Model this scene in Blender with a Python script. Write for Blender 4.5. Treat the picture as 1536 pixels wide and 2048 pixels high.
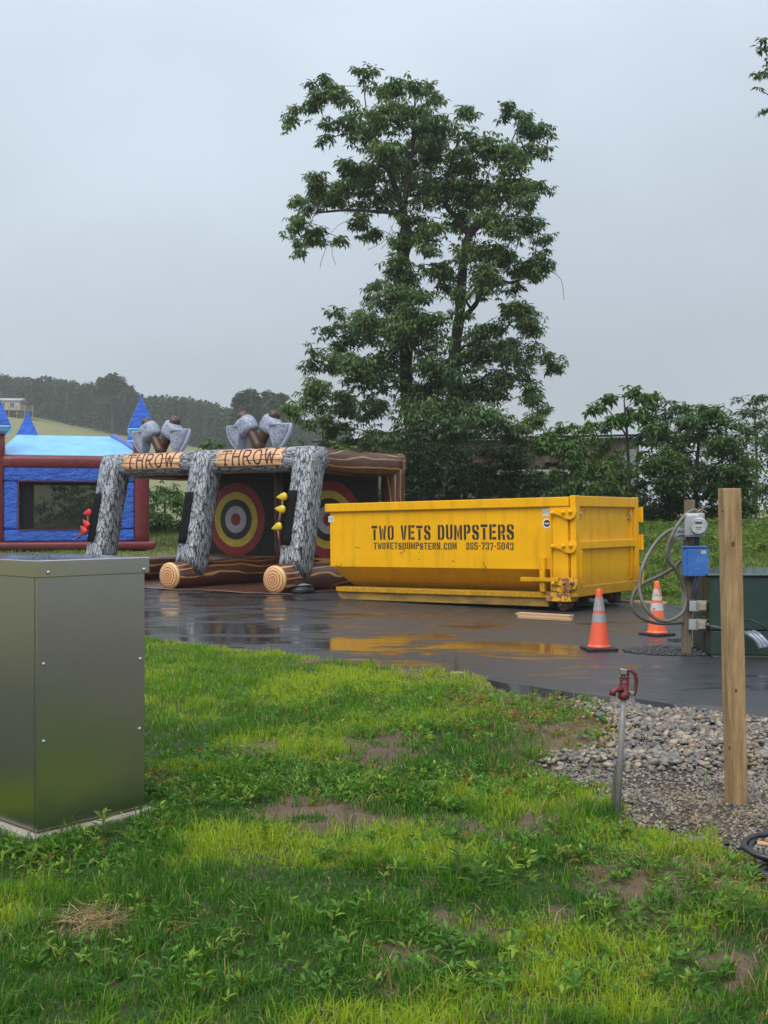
import bpy, math, random
import numpy as np
from mathutils import Vector, Matrix

# ------------------------------------------------------------------ camera, sky, sun, exposure
scene = bpy.context.scene
for o in list(bpy.data.objects):
    bpy.data.objects.remove(o)
F, HZ, CAMZ = 2200.0, 1035.0, 1.55           # focal length in photo pixels, horizon row, eye height
cd = bpy.data.cameras.new('camera')
cd.sensor_fit = 'VERTICAL'; cd.sensor_height = 36.0; cd.sensor_width = 27.0
cd.lens = 36.0 * F / 2048.0
cd.shift_y = (HZ - 1024.0) / 2048.0
cd.clip_start = 0.05; cd.clip_end = 6000
cam = bpy.data.objects.new('camera', cd)
cam.location = (0, 0, CAMZ); cam.rotation_euler = (math.radians(90), 0, 0)
scene.collection.objects.link(cam); scene.camera = cam

SUN_EL, SUN_AZ = 52.0, 205.0                  # soft light from behind and left of the viewer
world = bpy.data.worlds.new('World'); scene.world = world; world.use_nodes = True
wn, wl = world.node_tree.nodes, world.node_tree.links
wn.clear()
wout = wn.new('ShaderNodeOutputWorld'); wbg = wn.new('ShaderNodeBackground')
sky = wn.new('ShaderNodeTexSky'); sky.sky_type = 'NISHITA'; sky.sun_disc = False
sky.sun_elevation = math.radians(SUN_EL); sky.sun_rotation = math.radians(SUN_AZ)
sky.dust_density = 6.0; sky.air_density = 1.2
tc = wn.new('ShaderNodeTexCoord'); sx = wn.new('ShaderNodeSeparateXYZ')
wl.new(tc.outputs['Generated'], sx.inputs[0])
# overcast dome: brighter towards the zenith, the same all round
mz = wn.new('ShaderNodeMath'); mz.operation = 'MAXIMUM'; mz.inputs[1].default_value = 0.0
wl.new(sx.outputs['Z'], mz.inputs[0])
g1 = wn.new('ShaderNodeMath'); g1.operation = 'MULTIPLY_ADD'
g1.inputs[1].default_value = 2.0; g1.inputs[2].default_value = 1.0
wl.new(mz.outputs[0], g1.inputs[0])
cn = wn.new('ShaderNodeTexNoise'); cn.inputs['Scale'].default_value = 1.9; cn.inputs['Detail'].default_value = 4
cmap = wn.new('ShaderNodeMapping'); cmap.inputs['Scale'].default_value = (1, 1, 1.7); cmap.inputs['Location'].default_value = (4.11, 2.13, 0.99)
wl.new(tc.outputs['Generated'], cmap.inputs[0]); wl.new(cmap.outputs[0], cn.inputs['Vector'])
cm = wn.new('ShaderNodeMapRange'); cm.inputs['From Min'].default_value = 0.25; cm.inputs['From Max'].default_value = 0.75; cm.inputs['To Min'].default_value = 0.82; cm.inputs['To Max'].default_value = 1.18
wl.new(cn.outputs[0], cm.inputs[0])
g2 = wn.new('ShaderNodeMath'); g2.operation = 'MULTIPLY'
wl.new(g1.outputs[0], g2.inputs[0]); wl.new(cm.outputs[0], g2.inputs[1])
cloud = wn.new('ShaderNodeVectorMath'); cloud.operation = 'SCALE'
cloud.inputs[0].default_value = (2.30, 2.64, 3.02)      # cloud grey before the background strength of 0.1
wl.new(g2.outputs[0], cloud.inputs['Scale'])
wmix = wn.new('ShaderNodeMixRGB'); wmix.inputs[0].default_value = 0.93
wl.new(sky.outputs[0], wmix.inputs[1]); wl.new(cloud.outputs[0], wmix.inputs[2])
wl.new(wmix.outputs[0], wbg.inputs[0]); wbg.inputs[1].default_value = 0.1
wl.new(wbg.outputs[0], wout.inputs[0])

sl = bpy.data.lights.new('sun', 'SUN'); sl.energy = 1.5; sl.angle = math.radians(50); sl.color = (1.0, 0.96, 0.9)
so = bpy.data.objects.new('sun', sl); scene.collection.objects.link(so)
_el, _az = math.radians(SUN_EL), math.radians(SUN_AZ)
_sd = Vector((math.sin(_az) * math.cos(_el), math.cos(_az) * math.cos(_el), math.sin(_el)))
so.rotation_euler = _sd.to_track_quat('Z', 'Y').to_euler()

vs = scene.view_settings
vs.view_transform = 'Standard'; vs.look = 'None'; vs.gamma = 1.0; vs.exposure = 0.75; vs.use_curve_mapping = False
scene.cycles.volume_bounces = 1
scene.cycles.max_bounces = 8
scene.cycles.transparent_max_bounces = 16

# ------------------------------------------------------------------ helpers
rnd = random.Random(7)
rng = np.random.default_rng(11)
COL = scene.collection
PI = math.pi

def px(x, y, Y):
    """photo pixel at depth Y -> point"""
    return Vector(((x - 768.0) / F * Y, Y, CAMZ - (y - HZ) / F * Y))
def gp(x, y, z=0.0):
    """photo pixel on the level z -> point"""
    Y = (CAMZ - z) * F / (y - HZ)
    return Vector(((x - 768.0) / F * Y, Y, z))

def tag(o, label=None, cat=None, group=None, kind=None):
    if label: o['label'] = label
    if cat: o['category'] = cat
    if group: o['group'] = group
    if kind: o['kind'] = kind
    return o
def empty(name, loc=(0, 0, 0), rz=0.0, label=None, cat=None, group=None, rot=None):
    o = bpy.data.objects.new(name, None); COL.objects.link(o)
    o.location = loc; o.rotation_euler = rot if rot else (0, 0, rz)
    o.empty_display_size = 0.1
    return tag(o, label, cat, group)
def copy_tree(o, parent=None):
    c = o.copy(); COL.objects.link(c)
    if parent: c.parent = parent
    for ch in list(o.children): copy_tree(ch, c)
    return c

class MB:
    def __init__(s): s.v = []; s.f = []
    def add(s, vs_, fs):
        b = len(s.v); s.v += [tuple(v) for v in vs_]; s.f += [tuple(i + b for i in f) for f in fs]; return s
    def box(s, x0, x1, y0, y1, z0, z1, M=None):
        vs_ = [Vector((x, y, z)) for z in (z0, z1) for (x, y) in ((x0, y0), (x1, y0), (x1, y1), (x0, y1))]
        if M: vs_ = [M @ v for v in vs_]
        return s.add(vs_, [(3, 2, 1, 0), (4, 5, 6, 7), (0, 1, 5, 4), (1, 2, 6, 5), (2, 3, 7, 6), (3, 0, 4, 7)])
    def rings(s, rings, cap0=True, cap1=True, closed=True):
        n = len(rings[0]); b = len(s.v)
        for r in rings: s.v += [tuple(v) for v in r]
        for i in range(len(rings) - 1):
            for j in range(n if closed else n - 1):
                k = (j + 1) % n
                s.f.append((b + i * n + j, b + i * n + k, b + (i + 1) * n + k, b + (i + 1) * n + j))
        if cap0: s.f.append(tuple(b + j for j in reversed(range(n))))
        if cap1: s.f.append(tuple(b + (len(rings) - 1) * n + j for j in range(n)))
        return s
    def tube(s, pts, rad, n=8, cap=True, sq=None, up=None):
        pts = [Vector(p) for p in pts]
        if not hasattr(rad, '__len__'): rad = [rad] * len(pts)
        rs = []; pu = Vector(up) if up else None
        for i, p in enumerate(pts):
            d = (pts[min(i + 1, len(pts) - 1)] - pts[max(i - 1, 0)])
            d = d.normalized() if d.length > 1e-9 else Vector((0, 0, 1))
            if pu is None: pu = Vector((0, 0, 1)) if abs(d.z) < 0.9 else Vector((1, 0, 0))
            a = d.cross(pu); a = a.normalized() if a.length > 1e-6 else d.orthogonal().normalized()
            b_ = a.cross(d).normalized(); pu = b_
            r = rad[i]; ring = []
            for j in range(n):
                t = 2 * PI * (j + 0.5) / n; c, q = math.cos(t), math.sin(t)
                if sq:
                    e = 2.0 / sq
                    c = math.copysign(abs(c) ** e, c); q = math.copysign(abs(q) ** e, q)
                ring.append(p + a * (c * r) + b_ * (q * r))
            rs.append(ring)
        return s.rings(rs, cap, cap)
    def lathe(s, prof, n=16, M=None, cap=True):
        rs = []
        for (r, z) in prof:
            ring = [Vector((r * math.cos(2 * PI * j / n), r * math.sin(2 * PI * j / n), z)) for j in range(n)]
            rs.append([M @ v for v in ring] if M else ring)
        return s.rings(rs, cap, cap)
    def prism(s, poly, h0, h1, M=None):
        r0 = [Vector((x, y, h0)) for x, y in poly]; r1 = [Vector((x, y, h1)) for x, y in poly]
        if M: r0 = [M @ v for v in r0]; r1 = [M @ v for v in r1]
        return s.rings([r0, r1])
    def build(s, name, mat, parent=None, smooth=False, bevel=0, sub=0, seg=2, angle=40):
        me = bpy.data.meshes.new(name); me.from_pydata(s.v, [], s.f); me.validate(); me.update()
        return link(name, me, mat, parent, smooth, bevel, sub, seg, angle)
def link(name, me, mat, parent=None, smooth=False, bevel=0, sub=0, seg=2, angle=40):
    import bmesh
    if smooth is not None and len(me.polygons) < 20000:
        bm = bmesh.new(); bm.from_mesh(me)
        bmesh.ops.recalc_face_normals(bm, faces=bm.faces); bm.to_mesh(me); bm.free()
    if mat: me.materials.append(mat)
    if smooth:
        me.polygons.foreach_set('use_smooth', [True] * len(me.polygons))
    o = bpy.data.objects.new(name, me); COL.objects.link(o)
    if parent: o.parent = parent
    if bevel:
        m = o.modifiers.new('bevel', 'BEVEL'); m.width = bevel; m.segments = seg; m.limit_method = 'ANGLE'; m.angle_limit = math.radians(angle)
    if sub:
        m = o.modifiers.new('sub', 'SUBSURF'); m.levels = sub; m.render_levels = sub
    return o
def one(name, mat, parent, fn, **k):
    m = MB(); fn(m); return m.build(name, mat, parent, **k)
def box(name, mat, parent, *b, **k):
    M = k.pop('M', None)
    return MB().box(*b, M=M).build(name, mat, parent, **k)

def np_mesh(name, V, faces_n, idx, mat, parent=None, col=None, smooth=False):
    """V (n,3) verts, idx flat loop indices, faces_n verts per face (array)"""
    me = bpy.data.meshes.new(name)
    me.vertices.add(len(V)); me.vertices.foreach_set('co', np.ascontiguousarray(V, dtype=np.float32).ravel())
    me.loops.add(len(idx)); me.loops.foreach_set('vertex_index', np.ascontiguousarray(idx, dtype=np.int32))
    me.polygons.add(len(faces_n))
    st = np.concatenate([[0], np.cumsum(faces_n)[:-1]]).astype(np.int32)
    me.polygons.foreach_set('loop_start', st)
    if smooth: me.polygons.foreach_set('use_smooth', np.ones(len(faces_n), dtype=bool))
    if col is not None:
        a = me.attributes.new('tint', 'FLOAT_COLOR', 'POINT')
        c4 = np.ones((len(V), 4), np.float32); c4[:, :3] = col
        a.data.foreach_set('color', c4.ravel())
    me.update(calc_edges=True); me.validate()
    if mat: me.materials.append(mat)
    o = bpy.data.objects.new(name, me); COL.objects.link(o)
    if parent: o.parent = parent
    return o

def vnoise(x, y, s=1.0, seed=0):
    """smooth value noise in 0..1, numpy arrays"""
    x = np.asarray(x, float) * s; y = np.asarray(y, float) * s
    xi = np.floor(x).astype(np.int64); yi = np.floor(y).astype(np.int64)
    fx = x - xi; fy = y - yi; fx = fx * fx * (3 - 2 * fx); fy = fy * fy * (3 - 2 * fy)
    def h(a, b):
        n = (a * 374761393 + b * 668265263 + seed * 1442695041) & 0x7fffffff
        n = ((n ^ (n >> 13)) * 1274126177) & 0x7fffffff
        return ((n ^ (n >> 16)) & 0xffff) / 65535.0
    return (h(xi, yi) * (1 - fx) + h(xi + 1, yi) * fx) * (1 - fy) + (h(xi, yi + 1) * (1 - fx) + h(xi + 1, yi + 1) * fx) * fy
def fbm(x, y, s=1.0, seed=0, o=4):
    t = 0; a = 0.5; n = 0
    for i in range(o):
        t = t + a * vnoise(x, y, s * 2 ** i, seed + i * 17); n += a; a *= 0.5
    return t / n
def sstep(a, b, x):
    t = np.clip((np.asarray(x, float) - a) / (b - a), 0, 1); return t * t * (3 - 2 * t)

# ------------------------------------------------------------------ materials
def nodes(name):
    m = bpy.data.materials.new(name); m.use_nodes = True
    nt = m.node_tree; b = nt.nodes['Principled BSDF']
    return m, nt, nt.nodes, nt.links, b
def mixc(nt, fac, a, b, mode='MIX'):
    n = nt.nodes.new('ShaderNodeMixRGB'); n.blend_type = mode
    for i, v in ((0, fac), (1, a), (2, b)):
        if hasattr(v, 'links'): nt.links.new(v, n.inputs[i])
        elif i == 0: n.inputs[0].default_value = v
        else: n.inputs[i].default_value = (*v, 1)
    return n.outputs[0]
def noise(nt, scale, detail=4, rough=0.6, vec=None, dist=0.0, stretch=None, coord='Object'):
    if vec is None:
        t = nt.nodes.new('ShaderNodeTexCoord'); vec = t.outputs[coord]
    if stretch:
        mp = nt.nodes.new('ShaderNodeMapping'); mp.inputs['Scale'].default_value = stretch
        nt.links.new(vec, mp.inputs[0]); vec = mp.outputs[0]
    n = nt.nodes.new('ShaderNodeTexNoise'); n.inputs['Scale'].default_value = scale
    n.inputs['Detail'].default_value = detail; n.inputs['Roughness'].default_value = rough
    n.inputs['Distortion'].default_value = dist
    nt.links.new(vec, n.inputs['Vector'])
    return n.outputs[0]
def ramp(nt, fac, lo, hi, a=0.0, b=1.0):
    n = nt.nodes.new('ShaderNodeMapRange'); n.clamp = True
    n.inputs['From Min'].default_value = lo; n.inputs['From Max'].default_value = hi
    n.inputs['To Min'].default_value = a; n.inputs['To Max'].default_value = b
    nt.links.new(fac, n.inputs[0]); return n.outputs[0]
def math_(nt, op, a, b=None):
    n = nt.nodes.new('ShaderNodeMath'); n.operation = op
    for i, v in enumerate((a, b)):
        if v is None: continue
        if hasattr(v, 'links'): nt.links.new(v, n.inputs[i])
        else: n.inputs[i].default_value = v
    return n.outputs[0]
def bump(nt, b, h, strength=0.3, dist=0.01):
    n = nt.nodes.new('ShaderNodeBump'); n.inputs['Strength'].default_value = strength; n.inputs['Distance'].default_value = dist
    nt.links.new(h, n.inputs['Height']); nt.links.new(n.outputs[0], b.inputs['Normal'])

def pm(name, c1, c2=None, scale=6, rough=0.5, metal=0.0, bmp=0.0, bscale=None, stretch=None, lo=0.35, hi=0.65, rvar=0.1, spec=0.5, bdist=0.01, coat=0):
    m, nt, N, L, b = nodes(name)
    c2 = c2 or tuple(c * 0.75 for c in c1)
    n = noise(nt, scale, 5, 0.65, stretch=stretch)
    L.new(mixc(nt, ramp(nt, n, lo, hi), c1, c2), b.inputs['Base Color'])
    L.new(ramp(nt, n, 0.3, 0.7, max(0.02, rough - rvar), min(1, rough + rvar)), b.inputs['Roughness'])
    b.inputs['Metallic'].default_value = metal; b.inputs['Specular IOR Level'].default_value = spec
    if coat: b.inputs['Coat Weight'].default_value = coat; b.inputs['Coat Roughness'].default_value = 0.08
    if bmp: bump(nt, b, noise(nt, bscale or scale * 4, 5, 0.7, stretch=stretch), bmp, bdist)
    return m

def leaf_mat(name, rough=0.45, trans=0.25, spec=0.4):
    m, nt, N, L, b = nodes(name)
    at = N.new('ShaderNodeAttribute'); at.attribute_name = 'tint'
    L.new(at.outputs['Color'], b.inputs['Base Color']); b.inputs['Roughness'].default_value = rough
    b.inputs['Specular IOR Level'].default_value = spec
    tr = N.new('ShaderNodeBsdfTranslucent'); mx = N.new('ShaderNodeMixShader'); mx.inputs[0].default_value = trans
    hs = N.new('ShaderNodeHueSaturation'); hs.inputs['Value'].default_value = 1.5; hs.inputs['Saturation'].default_value = 1.1
    L.new(at.outputs['Color'], hs.inputs['Color']); L.new(hs.outputs[0], tr.inputs['Color'])
    L.new(b.outputs[0], mx.inputs[1]); L.new(tr.outputs[0], mx.inputs[2])
    L.new(mx.outputs[0], N['Material Output'].inputs['Surface'])
    return m
LEAF = leaf_mat('leaf', .5, .28, .22); GRASS = leaf_mat('grass_blade', 0.5, 0.35, 0.2)

def asphalt_mat():
    m, nt, N, L, b = nodes('wet_asphalt')
    w = noise(nt, 0.8, 5, 0.6, stretch=(0.6, 1.1, 1), dist=0.8)        # where the water film lies
    streak = noise(nt, 2.6, 4, 0.6, stretch=(0.45, 1.6, 1), dist=0.9)
    film = math_(nt, 'ADD', math_(nt, 'MULTIPLY', w, 0.65), math_(nt, 'MULTIPLY', streak, 0.35))
    tco = N.new('ShaderNodeTexCoord'); sp = N.new('ShaderNodeSeparateXYZ'); L.new(tco.outputs['Object'], sp.inputs[0])
    qx = math_(nt, 'POWER', math_(nt, 'DIVIDE', math_(nt, 'SUBTRACT', sp.outputs['X'], 0.3), 1.9), 2.0)
    qy = math_(nt, 'POWER', math_(nt, 'DIVIDE', math_(nt, 'SUBTRACT', sp.outputs['Y'], 13.4), 1.0), 2.0)
    puddle = ramp(nt, math_(nt, 'ADD', qx, qy), 0.3, 1.3, 0.14, 0.0)          # standing water by the lawn
    low = ramp(nt, sp.outputs['X'], -0.4, -1.6, 0.0, 0.10)                    # the drive drains to this side
    film = math_(nt, 'ADD', math_(nt, 'SUBTRACT', math_(nt, 'MULTIPLY', film, 1.7), 0.43), math_(nt, 'MAXIMUM', puddle, low))
    wet = ramp(nt, film, 0.42, 0.58)
    grit = noise(nt, 90, 3, 0.7); g2_ = noise(nt, 14, 4, 0.7)
    c = mixc(nt, ramp(nt, grit, 0.35, 0.7), (0.017, 0.0175, 0.020), (0.052, 0.053, 0.060))
    c = mixc(nt, ramp(nt, g2_, 0.55, 0.8, 0, 0.5), c, (0.05, 0.05, 0.052))
    L.new(c, b.inputs['Base Color'])
    L.new(ramp(nt, wet, 0, 1, 0.46, 0.085), b.inputs['Roughness'])
    b.inputs['IOR'].default_value = 1.45
    h = math_(nt, 'MULTIPLY', grit, math_(nt, 'SUBTRACT', 1.0, wet))
    h2 = math_(nt, 'ADD', math_(nt, 'MULTIPLY', h, 0.6), math_(nt, 'MULTIPLY', noise(nt, 5, 3), 0.25))
    bump(nt, b, h2, 0.25, 0.005)
    return m
ASPHALT = asphalt_mat()
CRUMB = pm('asphalt_crumbs', (0.012, 0.012, 0.013), (0.04, 0.04, 0.042), 40, 0.45, bmp=0.8, bscale=60)

def soil_mat(name, a, b_, c, s=1.0):
    m, nt, N, L, b = nodes(name)
    n1 = noise(nt, 1.3 * s, 6, 0.65); n2 = noise(nt, 9 * s, 6, 0.7); n3 = noise(nt, 60, 3, 0.7)
    k = mixc(nt, ramp(nt, n1, 0.4, 0.62), a, b_)
    k = mixc(nt, ramp(nt, n2, 0.45, 0.7, 0, 0.8), k, c)
    k = mixc(nt, ramp(nt, n3, 0.4, 0.75, 0, 0.35), k, tuple(x * 0.5 for x in a))
    L.new(k, b.inputs['Base Color']); b.inputs['Roughness'].default_value = 0.85
    bump(nt, b, math_(nt, 'ADD', math_(nt, 'ADD', n2, math_(nt, 'MULTIPLY', n3, 0.4)), math_(nt, 'MULTIPLY', noise(nt, 26, 5, 0.75), 0.8)), 1.0, 0.045)
    return m
SOIL = soil_mat('lawn_soil', (0.185, 0.115, 0.072), (0.125, 0.077, 0.048), (0.23, 0.155, 0.10))
def thatch():
    nt = SOIL.node_tree; b = nt.nodes['Principled BSDF']; src = b.inputs['Base Color'].links[0].from_socket
    a = nt.nodes.new('ShaderNodeAttribute'); a.attribute_name = 'tint'
    n = noise(nt, 12, 4, 0.7); k = ramp(nt, math_(nt, 'ADD', a.outputs['Fac'], math_(nt, 'MULTIPLY', math_(nt, 'SUBTRACT', n, 0.5), 0.7)), 0.25, 0.6)
    nt.links.new(mixc(nt, k, mixc(nt, noise(nt, 30, 3), (0.035, 0.055, 0.014), (0.085, 0.085, 0.03)), src), b.inputs['Base Color'])
thatch()
GRAVELSOIL = soil_mat('gravel_soil', (0.085, 0.065, 0.05), (0.13, 0.092, 0.064), (0.06, 0.052, 0.045), 2)
FIELD = soil_mat('meadow', (0.17, 0.175, 0.06), (0.23, 0.205, 0.085), (0.125, 0.15, 0.05), 0.12)

# ------------------------------------------------------------------ terrain
EDGE_FAR = [(60, 9.0), (14, 15.5), (9, 17.3), (5.35, 19.2), (4.75, 21.2), (2.6, 25.4), (0.2, 28.9), (-4.5, 31.5), (-9, 30.2), (-30, 36)]
EDGE_NEAR = [(-30, 33.0), (-9, 19.0), (-5.6, 15.9), (-3.1, 14.15), (-1.9, 12.95), (-1.15, 12.35), (-0.5, 11.75), (-0.09, 11.4), (0.35, 11.1), (0.75, 10.85), (1.15, 10.3), (1.7, 9.75), (2.4, 9.2), (3.1, 8.86), (5, 8.2), (9, 7.0), (60, -8)]
def poly_y(P, x):
    P = sorted(P); return np.interp(x, [p[0] for p in P], [p[1] for p in P])
def H(x, y):
    x = np.asarray(x, float); y = np.asarray(y, float)
    d = (y - poly_y(EDGE_FAR, x)) * 0.8
    bank = 1.3 * sstep(-0.2, 10.0, d)
    # level patch the bounce house stands on
    w = 1 - sstep(3.6, 5.5, np.hypot(x + 9.8, y - 34.2)); bank = bank * (1 - w) + 0.66 * w
    A = np.interp(x, [-400, -150, -105, -95, -40, 0, 60, 130, 400], [36, 32, 27.2, 25.6, 18.2, 11.5, 2.5, 1.5, 1.5])
    t = np.clip((y - 48) / 250.0, 0, 1.15)
    z = -0.12 + bank + A * t ** 1.25
    z = z + (fbm(x, y, 0.5, 3) - 0.5) * 0.22 * sstep(0.5, 3, d)
    return z
def terrain():
    ys = np.concatenate([np.linspace(-900, -20, 23), np.linspace(-16, 17, 20), np.linspace(17.5, 60, 86), np.geomspace(61, 330, 70), np.geomspace(340, 1000, 16)])
    xs = np.concatenate([-np.geomspace(900, 26, 40), np.linspace(-25, 25, 120), np.geomspace(26, 900, 40)])
    X, Y = np.meshgrid(xs, ys); Z = H(X, Y)
    V = np.stack([X, Y, Z], -1).reshape(-1, 3)
    n = len(xs); i = np.arange(len(ys) - 1)[:, None] * n + np.arange(n - 1)[None]
    idx = np.stack([i, i + 1, i + n + 1, i + n], -1).reshape(-1)
    o = np_mesh('ground', V, np.full(i.size, 4), idx, FIELD, smooth=True)
    tag(o, 'ground rising to a green bank and a pale meadow hill', 'ground', kind='structure')
terrain()

# asphalt sheet with a broken edge
def asphalt():
    n = 260; t = np.linspace(0, 1, n)
    def dense(P):
        P = np.array(P, float); s = np.concatenate([[0], np.cumsum(np.hypot(*np.diff(P, axis=0).T))]); 
        u = np.unique(np.concatenate([s, np.arange(0, s[-1], 0.12)])); u = u[(u > 0)]
        return np.stack([np.interp(u, s, P[:, 0]), np.interp(u, s, P[:, 1])], -1)
    near = dense(EDGE_NEAR[1:-1]); near[:, 1] += (fbm(near[:, 0], near[:, 1], 2.5, 5) - 0.5) * 0.22
    near = np.vstack([EDGE_NEAR[0], near, EDGE_NEAR[-1]])
    far = np.array(EDGE_FAR[:-1] + [(-30, 36)])
    loop = np.vstack([near, far])
    k = len(loop); nn = len(near)
    top = [(x, y, 0.0) for x, y in loop]; 
    slope = [(x + (0.05 if i < nn else 0), y - (0.12 if i < nn else 0), -0.13) for i, (x, y) in enumerate(loop)]
    m = MB(); m.v = top + slope
    m.f = [tuple(range(k))] + [(i, i + 1, k + i + 1, k + i) for i in range(nn - 1)]
    o = m.build('asphalt_drive', ASPHALT)
    tag(o, 'wet black asphalt drive with yellow reflections', 'drive', kind='structure')
asphalt()

# lawn ground and gravel bed
GRAVEL_PX = [(1128, 1392), (1160, 1420), (1215, 1450), (1235, 1478), (1180, 1500), (1110, 1520), (1085, 1545), (1110, 1560), (1170, 1578), (1215, 1602), (1262, 1640), (1330, 1672), (1420, 1700), (1480, 1722), (1560, 1742)]
_g = [gp(*p, z=-0.05) for p in GRAVEL_PX]
GPOLY = [(p.x, p.y) for p in _g] + [(3.2, 4.75), (7, 4.0), (9, 6.95), (5, 8.15), (3.1, 8.8), (2.4, 9.15), (1.7, 9.7)]
def inpoly(P, x, y):
    x = np.asarray(x, float); y = np.asarray(y, float); r = np.zeros(x.shape, bool); n = len(P)
    for i in range(n):
        (x1, y1), (x2, y2) = P[i], P[(i + 1) % n]
        c = ((y1 > y) != (y2 > y)) & (x < (x2 - x1) * (y - y1) / (y2 - y1 + 1e-12) + x1)
        r ^= c
    return r
def LZ(x, y):
    """lawn / gravel surface height"""
    e = poly_y(EDGE_NEAR, x) - y
    z = -0.03 + 0.07 * (fbm(x, y, 0.8, 21, 3) - 0.5) + 0.03 * (fbm(x, y, 4, 9, 2) - 0.5)
    z = z + np.where(np.asarray(x) > 1.0, -0.03, 0.035) * sstep(0.8, 0.0, e)
    return z
BARE = [(755, 1500, 75, 26), (690, 1642, 95, 24), (620, 1620, 50, 16), (950, 1655, 62, 20), (1065, 1640, 60, 22), (800, 1918, 66, 36), (962, 1872, 54, 22), (190, 1845, 62, 26), (1450, 1930, 70, 40), (880, 1850, 44, 18), (1110, 1840, 40, 20), (1300, 1850, 50, 20), (1150, 1415, 55, 15), (1190, 1440, 45, 11), (1160, 1496, 70, 13), (1060, 1385, 80, 12), (1040, 1440, 70, 14), (930, 1420, 40, 8), (700, 1655, 70, 14), (1010, 1640, 40, 12), (840, 1930, 70, 20), (1180, 1770, 36, 12), (560, 1628, 40, 10), (760, 1520, 60, 14), (500, 1505, 44, 10), (700, 1325, 30, 6), (830, 1348, 40, 6), (1130, 1470, 50, 12), (1240, 1760, 50, 20), (860, 1770, 30, 10), (330, 1560, 30, 10), (1380, 1760, 60, 24), (620, 1330, 30, 4)]
_bare = []
for bx_, by_, brx, bry in BARE:
    g_ = gp(bx_, by_, -.03); _bare.append((g_.x, g_.y, brx / F * g_.y * 1.15, bry * g_.y ** 2 / (CAMZ * F) * 1.45))
def bareness(x, y):
    v = np.zeros(np.shape(x))
    wob = (fbm(x, y, 5, 77, 3) - .5) * 2.4
    for cx, cy, rx, ry in _bare:
        d = np.hypot((x - cx) / rx, (y - cy) / ry) + wob
        v = np.maximum(v, 1 - sstep(.55, 1.15, d))
    return v
def gravel_lift(x, y):
    fr = sum(inpoly(GPOLY, x + .16 * math.cos(a), y + .16 * math.sin(a)).astype(float) for a in np.arange(8) * PI / 4) / 8
    return -.010 + .018 * fr + .012 * fbm(x, y, 3, 4)
def lawn_sheet():
    xs = np.linspace(-9, 9, 241); ys = np.linspace(-4, 18.8, 305)
    X, Y = np.meshgrid(xs, ys); Z = LZ(X, Y)
    V = np.stack([X, Y, Z], -1).reshape(-1, 3)
    n = len(xs); i = np.arange(len(ys) - 1)[:, None] * n + np.arange(n - 1)[None]
    cx = (X[:-1, :-1] + X[1:, 1:]) / 2; cy = (Y[:-1, :-1] + Y[1:, 1:]) / 2
    keep = (cy < poly_y(EDGE_NEAR, cx) + 0.02)
    i = i[keep]
    idx = np.stack([i, i + 1, i + n + 1, i + n], -1).reshape(-1)
    bq = np.maximum(bareness(V[:, 0], V[:, 1]), sstep(.4, 1.3, V[:, 0]) * sstep(6.0, 7.2, V[:, 1]) * .9)[:, None]
    o = np_mesh('lawn', V, np.full(i.size, 4), idx, SOIL, col=np.repeat(bq, 3, 1), smooth=True)
    tag(o, 'patchy green lawn with bare earth', 'lawn', kind='structure')
    xs = np.linspace(1, 9, 200); ys = np.linspace(3.8, 10.2, 160)
    X, Y = np.meshgrid(xs, ys); Z = LZ(X, Y) + gravel_lift(X, Y)
    V = np.stack([X, Y, Z], -1).reshape(-1, 3); n = len(xs)
    i = np.arange(len(ys) - 1)[:, None] * n + np.arange(n - 1)[None]
    cx = (X[:-1, :-1] + X[1:, 1:]) / 2; cy = (Y[:-1, :-1] + Y[1:, 1:]) / 2
    jx = cx + (vnoise(cx, cy, 6, 31) - 0.5) * 0.25; jy = cy + (vnoise(cx, cy, 6, 32) - 0.5) * 0.25
    i = i[inpoly(GPOLY, jx, jy) & (cy < poly_y(EDGE_NEAR, cx) - 0.02)]
    idx = np.stack([i, i + 1, i + n + 1, i + n], -1).reshape(-1)
    o = np_mesh('gravel_bed', V, np.full(i.size, 4), idx, GRAVELSOIL, smooth=True)
    return tag(o, 'bed of grey river gravel beside the asphalt', 'gravel', kind='structure')
GRAVEL = lawn_sheet()

# haze: an even pale rainy air round everything
def haze():
    m, nt, N, L, b = nodes('haze_air'); N.remove(b)
    v = N.new('ShaderNodeVolumePrincipled'); v.inputs['Color'].default_value = (0.93, 0.95, 0.98, 1)
    v.inputs['Density'].default_value = 0.0006; v.inputs['Anisotropy'].default_value = 0.2
    L.new(v.outputs[0], N['Material Output'].inputs['Volume'])
    o = box('haze', m, None, -960, 960, -960, 1060, -4, 75)
    tag(o, 'pale rainy haze filling the air', 'haze', kind='stuff')
haze()

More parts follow.
